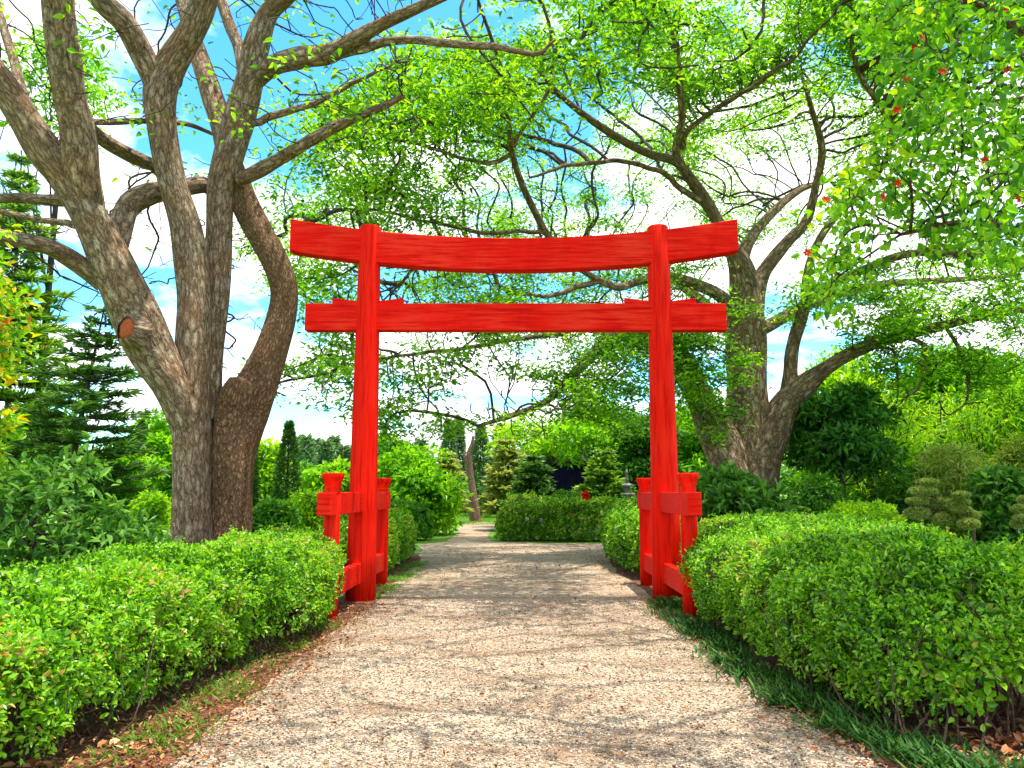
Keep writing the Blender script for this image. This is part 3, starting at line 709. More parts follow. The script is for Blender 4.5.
# middle stem
LL(tb, [(206, 420, 12.15, 26), (210, 350, 12.2, 28), (217, 290, 12.25, 27), (219, 240, 12.3, 26), (221, 190, 12.3, 29), (230, 150, 12.25, 31), (241, 112, 12.2, 31), (250, 78, 12.1, 29), (256, 46, 12, 27), (268, 14, 11.9, 21), (290, -8, 11.7, 18), (330, -60, 11.3, 14)], 20, .06, 5, n_per=10)
LL(tb, [(252, 84, 12.1, 18), (272, 66, 11.9, 21), (300, 58, 11.6, 22), (328, 54, 11.3, 21), (352, 41, 11.0, 18), (384, 23, 10.7, 14), (430, 2, 10.3, 11), (490, -25, 9.8, 8)], 14, .06, 6)
LL(tb, [(330, 56, 11.3, 12), (356, 50, 11.1, 11), (395, 41, 10.9, 9), (451, 43, 10.6, 9), (500, 48, 10.4, 7), (537, 53, 10.2, 5), (556, 40, 10.1, 2.5)], 12, .05, 7, .01)
LL(tb, [(240, 180, 12.2, 14), (258, 171, 12.0, 16), (280, 159, 11.8, 14), (319, 136, 11.5, 12), (355, 118, 11.2, 10), (384, 106, 11.0, 8), (403, 96, 10.9, 6)], 12, .06, 8)
LL(tb, [(250, 124, 12.2, 8), (275, 116, 12.1, 8), (319, 101, 12, 6), (350, 85, 11.9, 5), (384, 68, 11.8, 3), (410, 60, 11.8, 2)], 8, .04, 9, .015)
LL(tb, [(228, 165, 12.5, 20), (222, 128, 12.6, 22), (211, 92, 12.7, 22), (202, 66, 12.8, 20), (193, 38, 12.9, 17), (182, 2, 13, 14), (170, -50, 13, 12)], 14, .06, 10)
LL(tb, [(244, 96, 12.5, 12), (240, 52, 12.7, 13), (229, 24, 12.8, 12), (220, -2, 12.9, 11), (200, -60, 13.2, 8)], 12, .05, 11)
# stubs and side branches of the left stem
LL(tb, [(108, 262, 11.2, 30), (120, 228, 11.5, 26), (130, 205, 11.7, 24), (150, 194, 11.9, 22), (176, 189, 12.2, 18), (203, 185, 12.5, 17), (212, 190, 12.6, 15)], 14, .10, 12)
LL(tb, [(80, 118, 10.5, 14), (98, 136, 11.2, 15), (120, 150, 11.9, 15), (148, 163, 12.6, 14), (175, 170, 13.2, 12)], 12, .06, 13)
LL(tb, [(104, 280, 11.2, 24), (86, 269, 11.0, 20), (66, 256, 10.8, 18), (45, 246, 10.5, 17), (0, 236, 10, 15), (-60, 215, 9.4, 11), (-140, 180, 9, 6), (-210, 165, 8.7, 2)], 14, .07, 14)
LL(tb, [(70, 200, 10.7, 14), (48, 200, 10.6, 12), (20, 198, 10.4, 11), (-20, 197, 10.2, 9), (-90, 182, 9.9, 5), (-150, 175, 9.7, 2)], 10, .06, 15)
LL(tb, [(82, 226, 10.9, 8), (56, 222, 11.2, 7), (20, 216, 11.4, 6), (-20, 206, 11.6, 5)], 8, .04, 16, .01)
LL(tb, [(40, 140, 10.3, 12), (24, 98, 10.8, 11), (14, 60, 11.3, 10), (2, 22, 11.8, 9), (-10, -20, 12.3, 8)], 10, .05, 17)
LL(tb, [(90, 122, 10.5, 6), (112, 122, 11, 7), (146, 121, 11.6, 6), (186, 124, 12.6, 5), (213, 134, 13, 4)], 8, .04, 18)
tb.build("trunk", M['bark'], lt)
# right trunk, shaggy with creeper roots
tb2 = Tubes()
LL(tb2, [(230, 632, 12.3, 56), (228, 590, 12.3, 50), (226, 540, 12.3, 45), (228, 490, 12.3, 45), (233, 445, 12.35, 50), (244, 410, 12.4, 48), (258, 382, 12.4, 38), (271, 350, 12.45, 32), (281, 318, 12.5, 29), (284, 290, 12.5, 28), (276, 262, 12.5, 29), (262, 235, 12.5, 27), (246, 205, 12.5, 26), (238, 180, 12.45, 24), (232, 160, 12.4, 20)], 26, .09, 30, n_per=12)
tb2.build("trunk", M['vine_bark'], lt, label="shaggy orange-brown trunk bulging above its fork")
tb3 = Tubes()
P, rr = tb3.limb(px_limb([(232, 440, 12.25, 30), (233, 410, 12.2, 34), (238, 392, 12.1, 31), (241, 380, 12.05, 22)]), 16, 6, .12, 31)
tb3.build("stub", M['vine_bark'], lt)
# cut wound with a collar on the left stem
wc = at(131, 330, 11.02); tb4 = Tubes()
nd = unit(np.array([-.35, -1, .1]))
tb4.add(np.array([wc + nd * .12 - nd * k for k in (.25, .15, .06, .02)]), [.27, .25, .21, .165], 22, .11, 40, cap=False)
tb4.build("branch_collar", M['bark'], lt)
tb5 = Tubes(); tb5.add(np.array([wc + nd * .12 - nd * k for k in (.10, .05, .03)]), [.162, .16, .11], 22, .14, 41)
tb5.build("cut_wound", M['cut'], lt, label="round orange-red pruning cut on the left stem")
# small twigs plus sparse leaves
rs = np.random.RandomState(31)
att = []
def att_px(att, n, x0, x1, y0, y1, Y0, Y1):
    for _ in range(n): att.append(at(rs.uniform(x0, x1), rs.uniform(y0, y1), rs.uniform(Y0, Y1)))
att_px(att, 420, -60, 420, -120, 130, 9.5, 16)
att_px(att, 110, 60, 260, 60, 330, 12.2, 16)
att_px(att, 60, 90, 190, 190, 300, 12, 15)
att_px(att, 70, 205, 310, 230, 400, 12.4, 15)
att_px(att, 30, -30, 60, 20, 330, 10.5, 13)
att_px(att, 30, 250, 420, -20, 150, 10, 13)
tw = Tubes()
Pn, cnt, dirs = grow(tw, [s for s in seeds], att, .16, 1.9, .24, 150, rs, tip=.0075, pw=2.1, warp=.4, wf=1.6)
tw.build("branches", M['twig'], lt)
lv = Leaves()
u_ = np.array([(p[0] - 0) / p[1] for p in Pn])
sel = (cnt <= 2) & ((Pn[:, 2] > 6.5) | (rs.rand(len(Pn)) < .1)) & (rs.rand(len(Pn)) < .10)
for p, d in zip(Pn[sel], dirs[sel]):
    n = rs.randint(6, 16)
    q = p + rs.normal(size=(n, 3)) * [.22, .22, .1]
    a = rs.rand(n) * 6.28; D = np.stack([np.cos(a), np.sin(a), -.2 + .3 * rs.normal(size=n)], 1)
    L = rs.uniform(.08, .16, n); lv.add(q, D, np.array([0, 0, 1.0]) + .5 * rs.normal(size=(n, 3)), L, L * .5)
lv.build("crown", M['saman'], lt)

# ------------------------------------------------------------------ right tree
YR = 22.0
rt = thing("spreading_tree", "huge umbrella-crowned tree right of the gate whose feathery green canopy arches over the path", "tree", (gx(748, YR), YR, 0))
tb = Tubes(); seeds = []
LL(tb, [(750, 545, 22, 96), (749, 505, 22, 66), (749, 470, 22, 54), (748, 420, 22, 44), (746, 375, 22, 40), (745, 335, 22, 39), (746, 300, 22, 35), (742, 268, 21.6, 24), (728, 240, 21.2, 18), (712, 212, 20.6, 16), (694, 184, 20, 14), (676, 162, 19.3, 12), (650, 154, 18.5, 10), (620, 139, 17.6, 11), (590, 119, 16.7, 9), (560, 95, 15.8, 7), (530, 60, 14.8, 4)], 22, .09, 51, n_per=8)
LL(tb, [(742, 545, 21.6, 66), (734, 490, 21.6, 48), (726, 455, 21.6, 40), (712, 425, 21.4, 33), (697, 392, 21.2, 28), (680, 360, 20.8, 24), (655, 338, 20.3, 20), (620, 336, 19.6, 16), (596, 350, 19, 13), (570, 378, 18.4, 11), (545, 402, 17.8, 9), (510, 416, 17.2, 7), (478, 426, 16.8, 4)], 16, .07, 52)
LL(tb, [(752, 545, 21.8, 52), (757, 480, 21.8, 42), (768, 440, 21.7, 36), (783, 408, 21.6, 31), (802, 388, 21.4, 24), (824, 370, 21.1, 19), (848, 355, 20.8, 17), (876, 343, 20.5, 15), (905, 335, 20.2, 14), (945, 325, 19.8, 12), (985, 316, 19.4, 10), (1030, 308, 19, 8), (1090, 290, 18.5, 5)], 16, .07, 53)
LL(tb, [(788, 410, 21.6, 24), (790, 380, 21.5, 19), (792, 350, 21.4, 17), (800, 322, 21.2, 16), (810, 295, 21, 15), (830, 285, 20.6, 12), (868, 268, 20.1, 11), (902, 255, 19.7, 10), (940, 252, 19.2, 9), (985, 256, 18.8, 8), (1030, 262, 18.4, 6), (1080, 262, 18, 4)], 14, .06, 54)
LL(tb, [(750, 312, 22, 28), (762, 275, 22, 20), (786, 243, 21.9, 15), (806, 222, 21.8, 13), (815, 190, 21.6, 10), (822, 150, 21.3, 10), (812, 110, 20.6, 7), (800, 70, 19.8, 4)], 14, .06, 55)
LL(tb, [(806, 300, 21, 13), (808, 270, 21, 11), (822, 235, 20.6, 10), (850, 200, 20, 9), (880, 170, 19.4, 8), (892, 135, 18.6, 8), (880, 105, 17.8, 8), (862, 80, 17, 7), (853, 50, 16.2, 6), (848, 10, 15.2, 4), (830, -30, 14.4, 3)], 10, .05, 56)
LL(tb, [(684, 172, 19.6, 12), (676, 150, 19, 11), (682, 120, 18.2, 10), (680, 90, 17.4, 9), (676, 45, 16.2, 8), (664, 20, 15.4, 6), (648, -6, 14.6, 5), (630, -50, 13.5, 3)], 10, .05, 57)
LL(tb, [(681, 150, 19, 9), (690, 128, 18.6, 8), (734, 98, 17.7, 7), (765, 78, 16.9, 7), (790, 60, 16.2, 6), (812, 37, 15.4, 4), (840, 5, 14.4, 3)], 8, .05, 58, .02)
LL(tb, [(700, 202, 20.3, 9), (676, 184, 19.8, 8), (657, 170, 19.3, 7), (625, 162, 18.7, 6), (594, 162, 18.1, 6), (560, 168, 17.4, 5), (530, 177, 16.8, 3)], 8, .05, 59, .02)
LL(tb, [(746, 330, 22, 26), (725, 300, 21.3, 18), (700, 286, 20.7, 15), (668, 277, 20.2, 14), (640, 281, 19.7, 11), (616, 287, 19.2, 10), (585, 272, 18.6, 8), (562, 254, 18.1, 9), (545, 231, 17.6, 9), (533, 208, 17.1, 9), (522, 184, 16.6, 9), (514, 160, 16.1, 8), (511, 140, 15.7, 7), (507, 105, 15, 6), (503, 75, 14.4, 5), (492, 40, 13.7, 5), (480, 6, 13, 4), (466, -40, 12, 3)], 10, .05, 60, n_per=6)
LL(tb, [(512, 152, 16, 6), (490, 164, 15.8, 6), (455, 155, 15.4, 5), (410, 143, 15, 4), (369, 131, 14.6, 3), (340, 120, 14.4, 2)], 8, .05, 61, .02)
LL(tb, [(513, 148, 15.9, 6), (524, 126, 15.6, 5), (540, 106, 15.2, 5), (552, 75, 14.6, 4), (556, 40, 13.9, 3)], 8, .05, 62, .02)
LL(tb, [(545, 231, 17.6, 7), (520, 232, 17.4, 6), (482, 232, 17.1, 6), (440, 224, 16.8, 5), (395, 214, 16.5, 4), (350, 208, 16.2, 3)], 8, .05, 63, .02)
LL(tb, [(600, 280, 18.9, 8), (570, 290, 18.6, 7), (540, 296, 18.3, 6), (505, 289, 18, 6), (490, 270, 17.7, 5), (460, 255, 17.3, 4), (420, 260, 17, 3)], 8, .05, 64, .02)
LL(tb, [(620, 336, 19.6, 8), (585, 330, 19.4, 7), (545, 335, 19, 6), (500, 342, 18.6, 6), (450, 350, 18.2, 5), (400, 356, 17.8, 4), (345, 360, 17.4, 3)], 8, .05, 65, .02)
LL(tb, [(904, 336, 20.2, 6), (924, 346, 20.1, 6), (925, 368, 20, 5), (918, 388, 20, 4), (902, 400, 20, 3)], 7, .05, 66)
LL(tb, [(945, 326, 19.8, 5), (960, 350, 19.7, 5), (968, 375, 19.6, 5), (966, 402, 19.6, 3), (950, 415, 19.6, 2)], 7, .05, 67)
LL(tb, [(862, 348, 20.7, 5), (892, 350, 20.4, 4), (897, 372, 20.4, 4), (898, 396, 20.4, 2)], 7, .05, 68)
LL(tb, [(742, 300, 22.3, 20), (745, 250, 23.2, 16), (770, 215, 24.2, 12), (800, 190, 25, 9), (830, 180, 25.6, 5)], 10, .05, 69)
LL(tb, [(730, 330, 22.3, 18), (700, 300, 23.4, 14), (660, 270, 24.4, 11), (610, 252, 25, 8), (560, 248, 25.3, 6), (490, 262, 25.3, 5), (410, 285, 25, 3)], 10, .05, 70)
LL(tb, [(760, 330, 22.4, 18), (820, 300, 23.6, 14), (880, 285, 24.6, 11), (950, 280, 25.4, 8), (1020, 275, 26, 5)], 10, .05, 71)
def WB(pts, sd_):
    P, rr = tb.limb(pts, 8, 6, .05, sd_, .05); seeds.append((P, rr))
a1 = at(848, 10, 15.2)
WB([(*a1, .04), (5.2, 12.5, 11.6, .036), (5.0, 9.5, 10.4, .03), (4.0, 6.8, 9.6, .025), (3.2, 4.4, 9.2, .018), (2.2, 2.2, 8.8, .02)], 72)
a2 = at(664, 20, 15.4)
WB([(*a2, .04), (2.6, 12.5, 11.3, .034), (3.0, 9.0, 10.2, .028), (4.6, 6.0, 9.5, .022), (5.6, 3.5, 9.2, .018), (6.4, 1.0, 9.0, .02)], 73)
WB([(5.0, 9.5, 10.4, .028), (6.4, 7.0, 9.8, .024), (6.6, 4.6, 9.4, .02), (4.8, 2.8, 9.0, .016), (3.6, .8, 8.8, .015)], 74)
tb.build("trunk", M['bark_r'], rt)
rs = np.random.RandomState(77)
att = []
cx0, cy0 = gx(748, YR), YR
k = 0
while k < 2900:                       # umbrella dome
    x = rs.uniform(-7.5, 17); y = rs.uniform(10.3, 29)
    r_ = math.hypot((x - cx0) / 14.0, (y - cy0) / 12.5)
    if r_ > 1: continue
    zt_ = 13.9 - 4.8 * r_ ** 2.4
    z = zt_ - rs.rand() ** 1.3 * 2.0
    if y > 22.5 and rs.rand() < .68: continue
    nn = mnoise.noise(Vector((x * .33, y * .33, z * .5)))
    if nn < -.1: continue
    att.append((x, y, z)); k += 1
def blob(n, px, py, Y, rx, ry, dY):
    for _ in range(n):
        a = rs.normal(size=3) * .5
        att.append(at(px + a[0] * rx, py + a[1] * ry, Y + a[2] * dY))
for b in [(70, 345, 365, 17.4, 70, 45, 2), (60, 420, 395, 17.2, 70, 45, 2), (45, 480, 330, 18, 60, 40, 2), (55, 420, 275, 17.2, 70, 40, 2), (70, 520, 405, 17.5, 60, 35, 2),
          (70, 590, 365, 18.6, 50, 45, 2), (60, 620, 400, 19, 50, 40, 2), (55, 370, 210, 16.3, 60, 50, 2), (40, 350, 150, 14.8, 50, 50, 2), (50, 420, 110, 14.6, 60, 60, 2),
          (60, 690, 340, 20, 45, 40, 1.5), (46, 728, 385, 19, 28, 50, .8), (16, 700, 350, 19.5, 25, 40, .9),
          (70, 850, 300, 20.5, 70, 30, 2), (80, 930, 300, 19.6, 70, 35, 2), (70, 1000, 290, 19, 60, 40, 2), (50, 980, 370, 19.6, 50, 40, 1.5), (40, 900, 370, 20.3, 40, 35, 1.5), (50, 330, 290, 17, 40, 40, 2), (70, 480, 245, 24.5, 70, 45, 2), (70, 560, 265, 24.5, 60, 45, 2), (60, 625, 255, 24.3, 45, 45, 2), (60, 410, 300, 24, 60, 45, 2), (60, 520, 320, 24.5, 70, 30, 2), (50, 600, 315, 24, 45, 30, 2), (50, 450, 200, 24, 60, 40, 2), (50, 550, 200, 24, 60, 40, 2), (40, 690, 250, 24, 40, 40, 2)]: blob(*b)
for _ in range(240):
    att.append((rs.uniform(-.5, 6.0), rs.uniform(2.0, 10.0), rs.uniform(8.7, 10.6)))
tw = Tubes()
Pn, cnt, dirs = grow(tw, seeds, att, .27, 3.2, .34, 200, rs, tip=.0145, pw=2.05, warp=.8, wf=.85)
tw.build("branches", M['twig'], rt)
lv = Leaves()
sel = np.where((cnt <= 1) | ((cnt <= 2) & (rs.rand(len(Pn)) < .5)))[0]
for i in sel:
    p = Pn[i]; n = rs.randint(28, 66)
    if mnoise.noise(Vector(p) * .42) < -.14: continue
    if p[1] < 9.5 and rs.rand() < .88: continue
    q = p + rs.normal(size=(n, 3)) * [.31, .31, .09] + [0, 0, .10]
    a = rs.rand(n) * 6.28; D = np.stack([np.cos(a), np.sin(a), -.25 + .25 * rs.normal(size=n)], 1)
    L = rs.uniform(.07, .17, n); lv.add(q, D, np.array([0, 0, 1.0]) + .45 * rs.normal(size=(n, 3)), L, L * .45)
print("right tree nodes", len(Pn), "leaves", lv.count())
lv.build("crown", M['saman'], rt)

# ------------------------------------------------------------------ flowering tree top right (near)
ft = thing("flowering_tree", "near tree with broad glossy leaves and scattered red flowers hanging in at the top right", "tree", (6.0, 5.6, 0))
tb = Tubes(); seeds = []
def WL(t, pts, sides, seed, rough=.05, wob=0):
    P, rr = t.limb(pts, sides, 8, rough, seed, wob); seeds.append((P, rr))
WL(tb, [(6.0, 5.6, -.05, .2), (5.95, 5.6, 1.2, .16), (5.85, 5.65, 2.4, .14), (5.6, 5.7, 3.4, .11), (5.0, 5.8, 4.4, .075), (4.3, 5.8, 5.1, .05), (3.5, 5.7, 5.5, .03)], 14, 81)
WL(tb, [(5.85, 5.65, 2.4, .10), (5.3, 5.9, 3.1, .06), (4.6, 6.1, 3.5, .04), (3.8, 6.1, 3.7, .025), (3.2, 6.1, 3.6, .015)], 10, 82)
WL(tb, [(5.9, 5.65, 1.9, .08), (6.4, 6.4, 3.2, .05), (6.2, 7.0, 4.6, .03)], 8, 83)
WL(tb, [(5.6, 5.7, 3.4, .07), (5.4, 5.0, 4.6, .05), (4.6, 4.6, 5.2, .03), (3.6, 4.6, 5.4, .018)], 8, 84)
tb.build("trunk", M['bark_r'], ft)
rs = np.random.RandomState(91)
att = []
def fblob(n, px, py, rx, ry, Y0, Y1):
    k = 0; n = int(n * 2.0)
    while k < n:
        a = rs.uniform(-1, 1, 2)
        if a.dot(a) > 1: continue
        att.append(at(px + a[0] * rx, py + a[1] * ry, rs.uniform(Y0, Y1))); k += 1
for b in [(130, 980, 60, 90, 90, 4.6, 6.6), (80, 925, 40, 45, 60, 5.2, 6.8), (90, 945, 150, 80, 60, 5, 6.6), (70, 1010, 190, 50, 70, 4.6, 6.2), (50, 880, 190, 45, 45, 5.6, 6.8), (36, 850, 230, 40, 50, 5.8, 6.8), (22, 835, 285, 30, 40, 6, 6.8), (60, 1080, 60, 60, 120, 4.6, 6.6), (40, 940, 230, 60, 40, 5.4, 6.6), (60, 950, 10, 90, 50, 4.8, 6.6), (40, 900, 20, 40, 40, 5.2, 6.8), (120, 1000, -120, 140, 110, 4.6, 7)]: fblob(*b)
tw = Tubes()
Pn, cnt, dirs = grow(tw, seeds, att, .10, 2.5, .11, 140, rs, tip=.0035, pw=2.3)
tw.build("branches", M['twig'], ft)
lv = Leaves()
sel = np.where((cnt <= 3) & (rs.rand(len(Pn)) < .75))[0]
for i in sel:
    n = rs.randint(4, 9); q = Pn[i] + rs.normal(size=(n, 3)) * .07
    D = dirs[i] * .4 + rs.normal(size=(n, 3)) * .6 + np.array([0, -.1, -.35]); L = rs.uniform(.05, .1, n)
    lv.add(q, D, np.array([0, -.4, .8]) + .5 * rs.normal(size=(n, 3)), L, L * .66)
print("flowering leaves", lv.count())
lv.build("crown", M['flower_leaf'], ft)
for (px, py) in [(921, 38), (943, 72), (914, 48), (897, 183), (985, 161), (1004, 10), (825, 200), (1006, 69), (897, 110), (1017, 200), (906, 78), (882, 197), (1017, 140), (807, 253)]:
    lv = Leaves(); c = at(px, py, 5.1); 
    ax = unit(np.array([rs.normal() * .5, -1, rs.normal() * .4 - .3])); s1 = unit(np.cross(ax, [0, 0, 1.0])); s2 = np.cross(s1, ax)
    for k in range(6):
        a = k * 1.047 + rs.rand() * .3; d = s1 * math.cos(a) + s2 * math.sin(a)
        lv.add(c + d * .003, d + ax * .45, ax, .03, .022)
    lv.add(c[None], ax[None], s1[None], .03, .006)
    lv.build("flower", M['redpetal'], ft)

# ------------------------------------------------------------------ generic plants
def crown_leaves(lv, c, rad, nclump, per, L, asp, rs, up=.35, clump=.42, flat=.75):
    c = np.array(c, float); rad = np.array(rad, float)
    d = rvec(rs, nclump); rr_ = rs.uniform(.35, .88, nclump) ** .7
    cc = c + d * rr_[:, None] * rad * rs.uniform(.85, 1.18, (nclump, 1))
    if c[2] - rad[2] < -.2: cc[:, 2] = np.where(cc[:, 2] < .1, rs.uniform(.1, max(.2, c[2]), nclump), cc[:, 2])
    for q in cc:
        cr = rad.mean() * clump * rs.uniform(.6, 1.2)
        n = int(per * rs.uniform(.6, 1.3))
        dd = rvec(rs, n); dd[:, 2] = np.where(dd[:, 2] < -.3, -dd[:, 2], dd[:, 2])
        P = q + dd * np.array([cr, cr, cr * flat]) * rs.uniform(.55, 1.05, (n, 1))
        P[:, 2] = np.maximum(P[:, 2], .03)
        D = dd * .7 + rvec(rs, n) * .7 + np.array([0, 0, -.15]); Nn = dd * .6 + rvec(rs, n) * .5 + np.array([0, 0, up + .3])
        l = L * rs.uniform(.6, 1.35, n); lv.add(P, D, Nn, l, l * asp)
    return cc

def leafy(name, label, cat, base, parts, mat, L, asp, seed, trunk_r=.08, group=None, full=False, bark='twig', crown='crown', trunk=True):
    """parts: list of (centre, radii, nclump, per)"""
    rs = np.random.RandomState(seed)
    root = thing(name, label, cat, base, group); lv = Leaves(); tb = Tubes()
    c0 = np.array(parts[0][0], float)
    top = np.array([c0[0], c0[1], c0[2] + parts[0][1][2] * .3])
    mid = (np.array(base, float) + top) / 2 + rs.normal(size=3) * [.15, .1, 0] * (top[2] * .25)
    if trunk:
        tp, trr = tb.limb([(*base, trunk_r * 1.3), (*mid, trunk_r), (*top, trunk_r * .5)], 8, 5, .05, seed)
    for c, rad, nc, per in parts:
        cc = crown_leaves(lv, c, rad, nc, per, L, asp, rs)
        if trunk:
            for q in cc[:14]:
                s = tp[rs.randint(len(tp) // 2, len(tp))]; m_ = (s + q) / 2 + rs.normal(size=3) * .1 * np.linalg.norm(q - s)
                tb.add(catmull([s, m_, q], 3), np.linspace(trunk_r * .35, trunk_r * .08, 7), 5, seed=seed, cap=False)
    lv.build(crown, mat, root, full=full)
    if trunk: tb.build("trunk" if cat == "tree" else "stems", M[bark], root)
    return root

def px_crown(px, py, Y, rx, ry, rd=None):
    c = at(px, py, Y); return c, (rx * Y / FPX, (rd if rd else rx * Y / FPX), ry * Y / FPX)

def simple(name, label, cat, px, py, Y, rx, ry, mat, L, asp, seed, nc=26, per=110, group=None, trunk_r=.08, rd=None, trunk=True, full=False, flt=False):
    c, rad = px_crown(px, py, Y, rx, ry, rd)
    top = c[2] + rad[2]; lo = -.4 * top if cat == "shrub" else (c[2] - rad[2] if flt else top * .08)
    c = np.array([c[0], c[1], (top + lo) / 2]); rad = (rad[0], rad[1], (top - lo) / 2)
    g_ = max(1.0, (top - lo) / (2 * ry * Y / FPX)); nc = int(nc * min(g_, 2.2) * 1.15); per = int(per * 1.15)
    return leafy(name, label, cat, (c[0], c[1], 0), [(c, rad, nc, per)], M[mat], L, asp, seed, trunk_r, group, trunk=trunk, full=full)

# near left shrubs
c1, r1 = px_crown(2, 300, 5.2, 28, 130, .35)
leafy("croton_shrub", "tall yellow-green shrub with orange-tinged leaves at the left edge", "shrub", (-4.05, 5.3, 0),
      [((-3.92, 5.25, 2.75), (.42, .4, .75), 26, 90), ((-3.86, 5.2, 1.85), (.40, .4, .75), 26, 90), ((-3.95, 5.2, 2.3), (.4, .4, .5), 14, 80)], M['croton'], .075, .45, 101, .03, full=True)
leafy("broadleaf_shrub", "dark glossy broad-leaved bush behind the left hedge", "shrub", (-4.6, 7.6, 0),
      [((-4.75, 7.7, .95), (1.05, .8, .85), 40, 110), ((-4.0, 7.7, .75), (.55, .6, .55), 18, 90), ((-5.2, 7.4, 1.1), (.6, .6, .75), 16, 60)], M['glossy'], .12, .38, 102, .03, full=True)
# conifers on the left
def conifer(name, label, base, top, levels, reach, mat, seed, L=.22, W=.03, droop=.12, per=6, group=None, dens=1.0, start=.18, needles=1.0, r0=.11):
    rs = np.random.RandomState(seed); base = np.array(base, float); top = np.array(top, float)
    root = thing(name, label, "conifer", tuple(base), group); tb = Tubes(); lv = Leaves()
    H = np.linalg.norm(top - base)
    tb.limb([(*base, r0), (*(base * .5 + top * .5 + rs.normal(size=3) * [.06, .06, 0]), r0 * .6), (*top, .015)], 8, 6, .03, seed)
    for i in range(levels):
        t = start + (1 - start) * (i + rs.uniform(-.2, .2)) / levels
        t = min(max(t, .05), .99)
        o = base + (top - base) * t; rl = reach * (1 - t) ** .75 * rs.uniform(.8, 1.15) + .12
        a0 = rs.rand() * 6.28
        for b in range(per):
            a = a0 + 6.28 * b / per + rs.normal() * .2; ln = rl * rs.uniform(.7, 1.15)
            d = np.array([math.cos(a), math.sin(a), rs.normal() * .08 + .1])
            m_ = o + d * ln * .5 + np.array([0, 0, -.03 * ln]); e = o + d * ln + np.array([0, 0, -droop * ln + .12 * ln * rs.rand()])
            q = catmull([o, m_, e], 5); tb.add(q, np.linspace(.022 + .012 * ln, .006, len(q)), 5, seed=i, cap=False)
            n = int(34 * ln * dens * needles) + 5
            s = rs.uniform(.22, 1, n); pp = np.stack([np.interp(s, np.linspace(0, 1, len(q)), q[:, k]) for k in range(3)], 1)
            side = np.array([-d[1], d[0], 0]) * rs.choice([-1, 1], n)[:, None]
            D = side * rs.uniform(.3, 1, (n, 1)) + d * .7 + rs.normal(size=(n, 3)) * .25 + np.array([0, 0, .12])
            l = L * rs.uniform(.6, 1.3, n) * (.6 + .5 * min(ln, 1.5)); lv.add(pp + rs.normal(size=(n, 3)) * .03, D, np.array([0, 0, 1.0]) + .4 * rs.normal(size=(n, 3)), l, W * rs.uniform(.8, 1.6, n))
    lv.build("crown", M[mat], root, full=False, fold=.1, droop=.1)
    tb.build("trunk", M['twig'], root)
    return root

conifer("pine_tree", "dark open-branched pine leaning right, seen under the left tree's limb", (gx(66, 20), 20, 0), at(106, 300, 20.2), 17, 2.4, 'pine', 111, L=.28, W=.06, per=6, dens=1.7)
conifer("pine_tree", "tall pale green layered pine at the far left edge", (gx(8, 23), 23, 0), at(22, 150, 23), 24, 2.5, 'pine_light', 112, L=.32, W=.065, per=7, dens=1.9)

def cypress(label, px, ptop, Y, wpx, mat, seed, name="cypress_tree", group=None, n=5200, L=.14, asp=.3):
    rs = np.random.RandomState(seed); h = zy(ptop, Y); x = gx(px, Y); rw = wpx * Y / FPX / 2
    root = thing(name, label, "conifer", (x, Y, 0), group); lv = Leaves()
    t = rs.rand(n) ** .8; a = rs.rand(n) * 6.28
    prof = np.interp(t, [0, .12, .4, .75, 1], [.65, .95, .9, .5, .03]); lump = 1 + .14 * np.sin(a * 3 + t * 17) + .12 * np.sin(a * 5 - t * 31)
    rr_ = rw * prof * lump * rs.uniform(.6, 1.05, n)
    P = np.stack([x + rr_ * np.cos(a), Y + rr_ * np.sin(a), .05 + t * h], 1)
    D = np.stack([np.cos(a) * .9, np.sin(a) * .9, np.full(n, .45)], 1) + .35 * rs.normal(size=(n, 3))
    l = L * rs.uniform(.6, 1.4, n); lv.add(P, D, np.stack([np.cos(a) * .3, np.sin(a) * .3, np.ones(n)], 1) + .5 * rs.normal(size=(n, 3)), l, l * asp)
    lv.build("crown", M[mat], root, full=False)
    tb = Tubes(); tb.limb([(x, Y, 0, .06), (x, Y, h * .5, .04), (x, Y, h * .92, .01)], 6, 4, 0, seed); tb.build("trunk", M['twig'], root)

cypress("narrow dark cypress standing between the left tree and the gate", 289, 424, 25, 26, 'pine', 121)
cypress("slim dark cypress close behind the shaggy right trunk of the left tree", 251, 440, 24, 18, 'pine', 122)
cypress("needle-thin dark cypress left of the left tree's trunk", 141, 422, 26, 8, 'pine', 123, n=1800)
# far conifers in the gap
G = "far conifers above the centre of the path"
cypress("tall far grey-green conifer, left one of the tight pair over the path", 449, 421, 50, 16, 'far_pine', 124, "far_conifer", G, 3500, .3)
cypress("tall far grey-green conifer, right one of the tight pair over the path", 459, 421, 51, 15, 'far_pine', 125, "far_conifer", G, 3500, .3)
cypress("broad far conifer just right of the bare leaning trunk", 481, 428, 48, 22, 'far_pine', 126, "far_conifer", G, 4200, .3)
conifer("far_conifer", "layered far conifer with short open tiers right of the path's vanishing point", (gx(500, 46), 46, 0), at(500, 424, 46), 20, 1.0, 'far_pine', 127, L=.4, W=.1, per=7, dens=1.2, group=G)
# bare trunk
dt = thing("bare_trunk", "pale pinkish bare leaning tree trunk beyond the path", "tree", (gx(474, 40), 40, 0))
tb = Tubes(); tb.limb(px_limb([(476, 521, 40, 12), (473, 495, 40, 9), (470, 475, 40, 7), (469, 455, 40, 6), (472, 444, 40, 4), (473, 436, 40, 2)]), 10, 6, .1, 131); tb.build("trunk", M['dead'], dt)
tb = Tubes(); tb.limb(px_limb([(470, 474, 40, 4), (466, 462, 40, 3), (464, 452, 40, 2)]), 8, 5, .1, 132); tb.build("limb", M['dead'], dt)

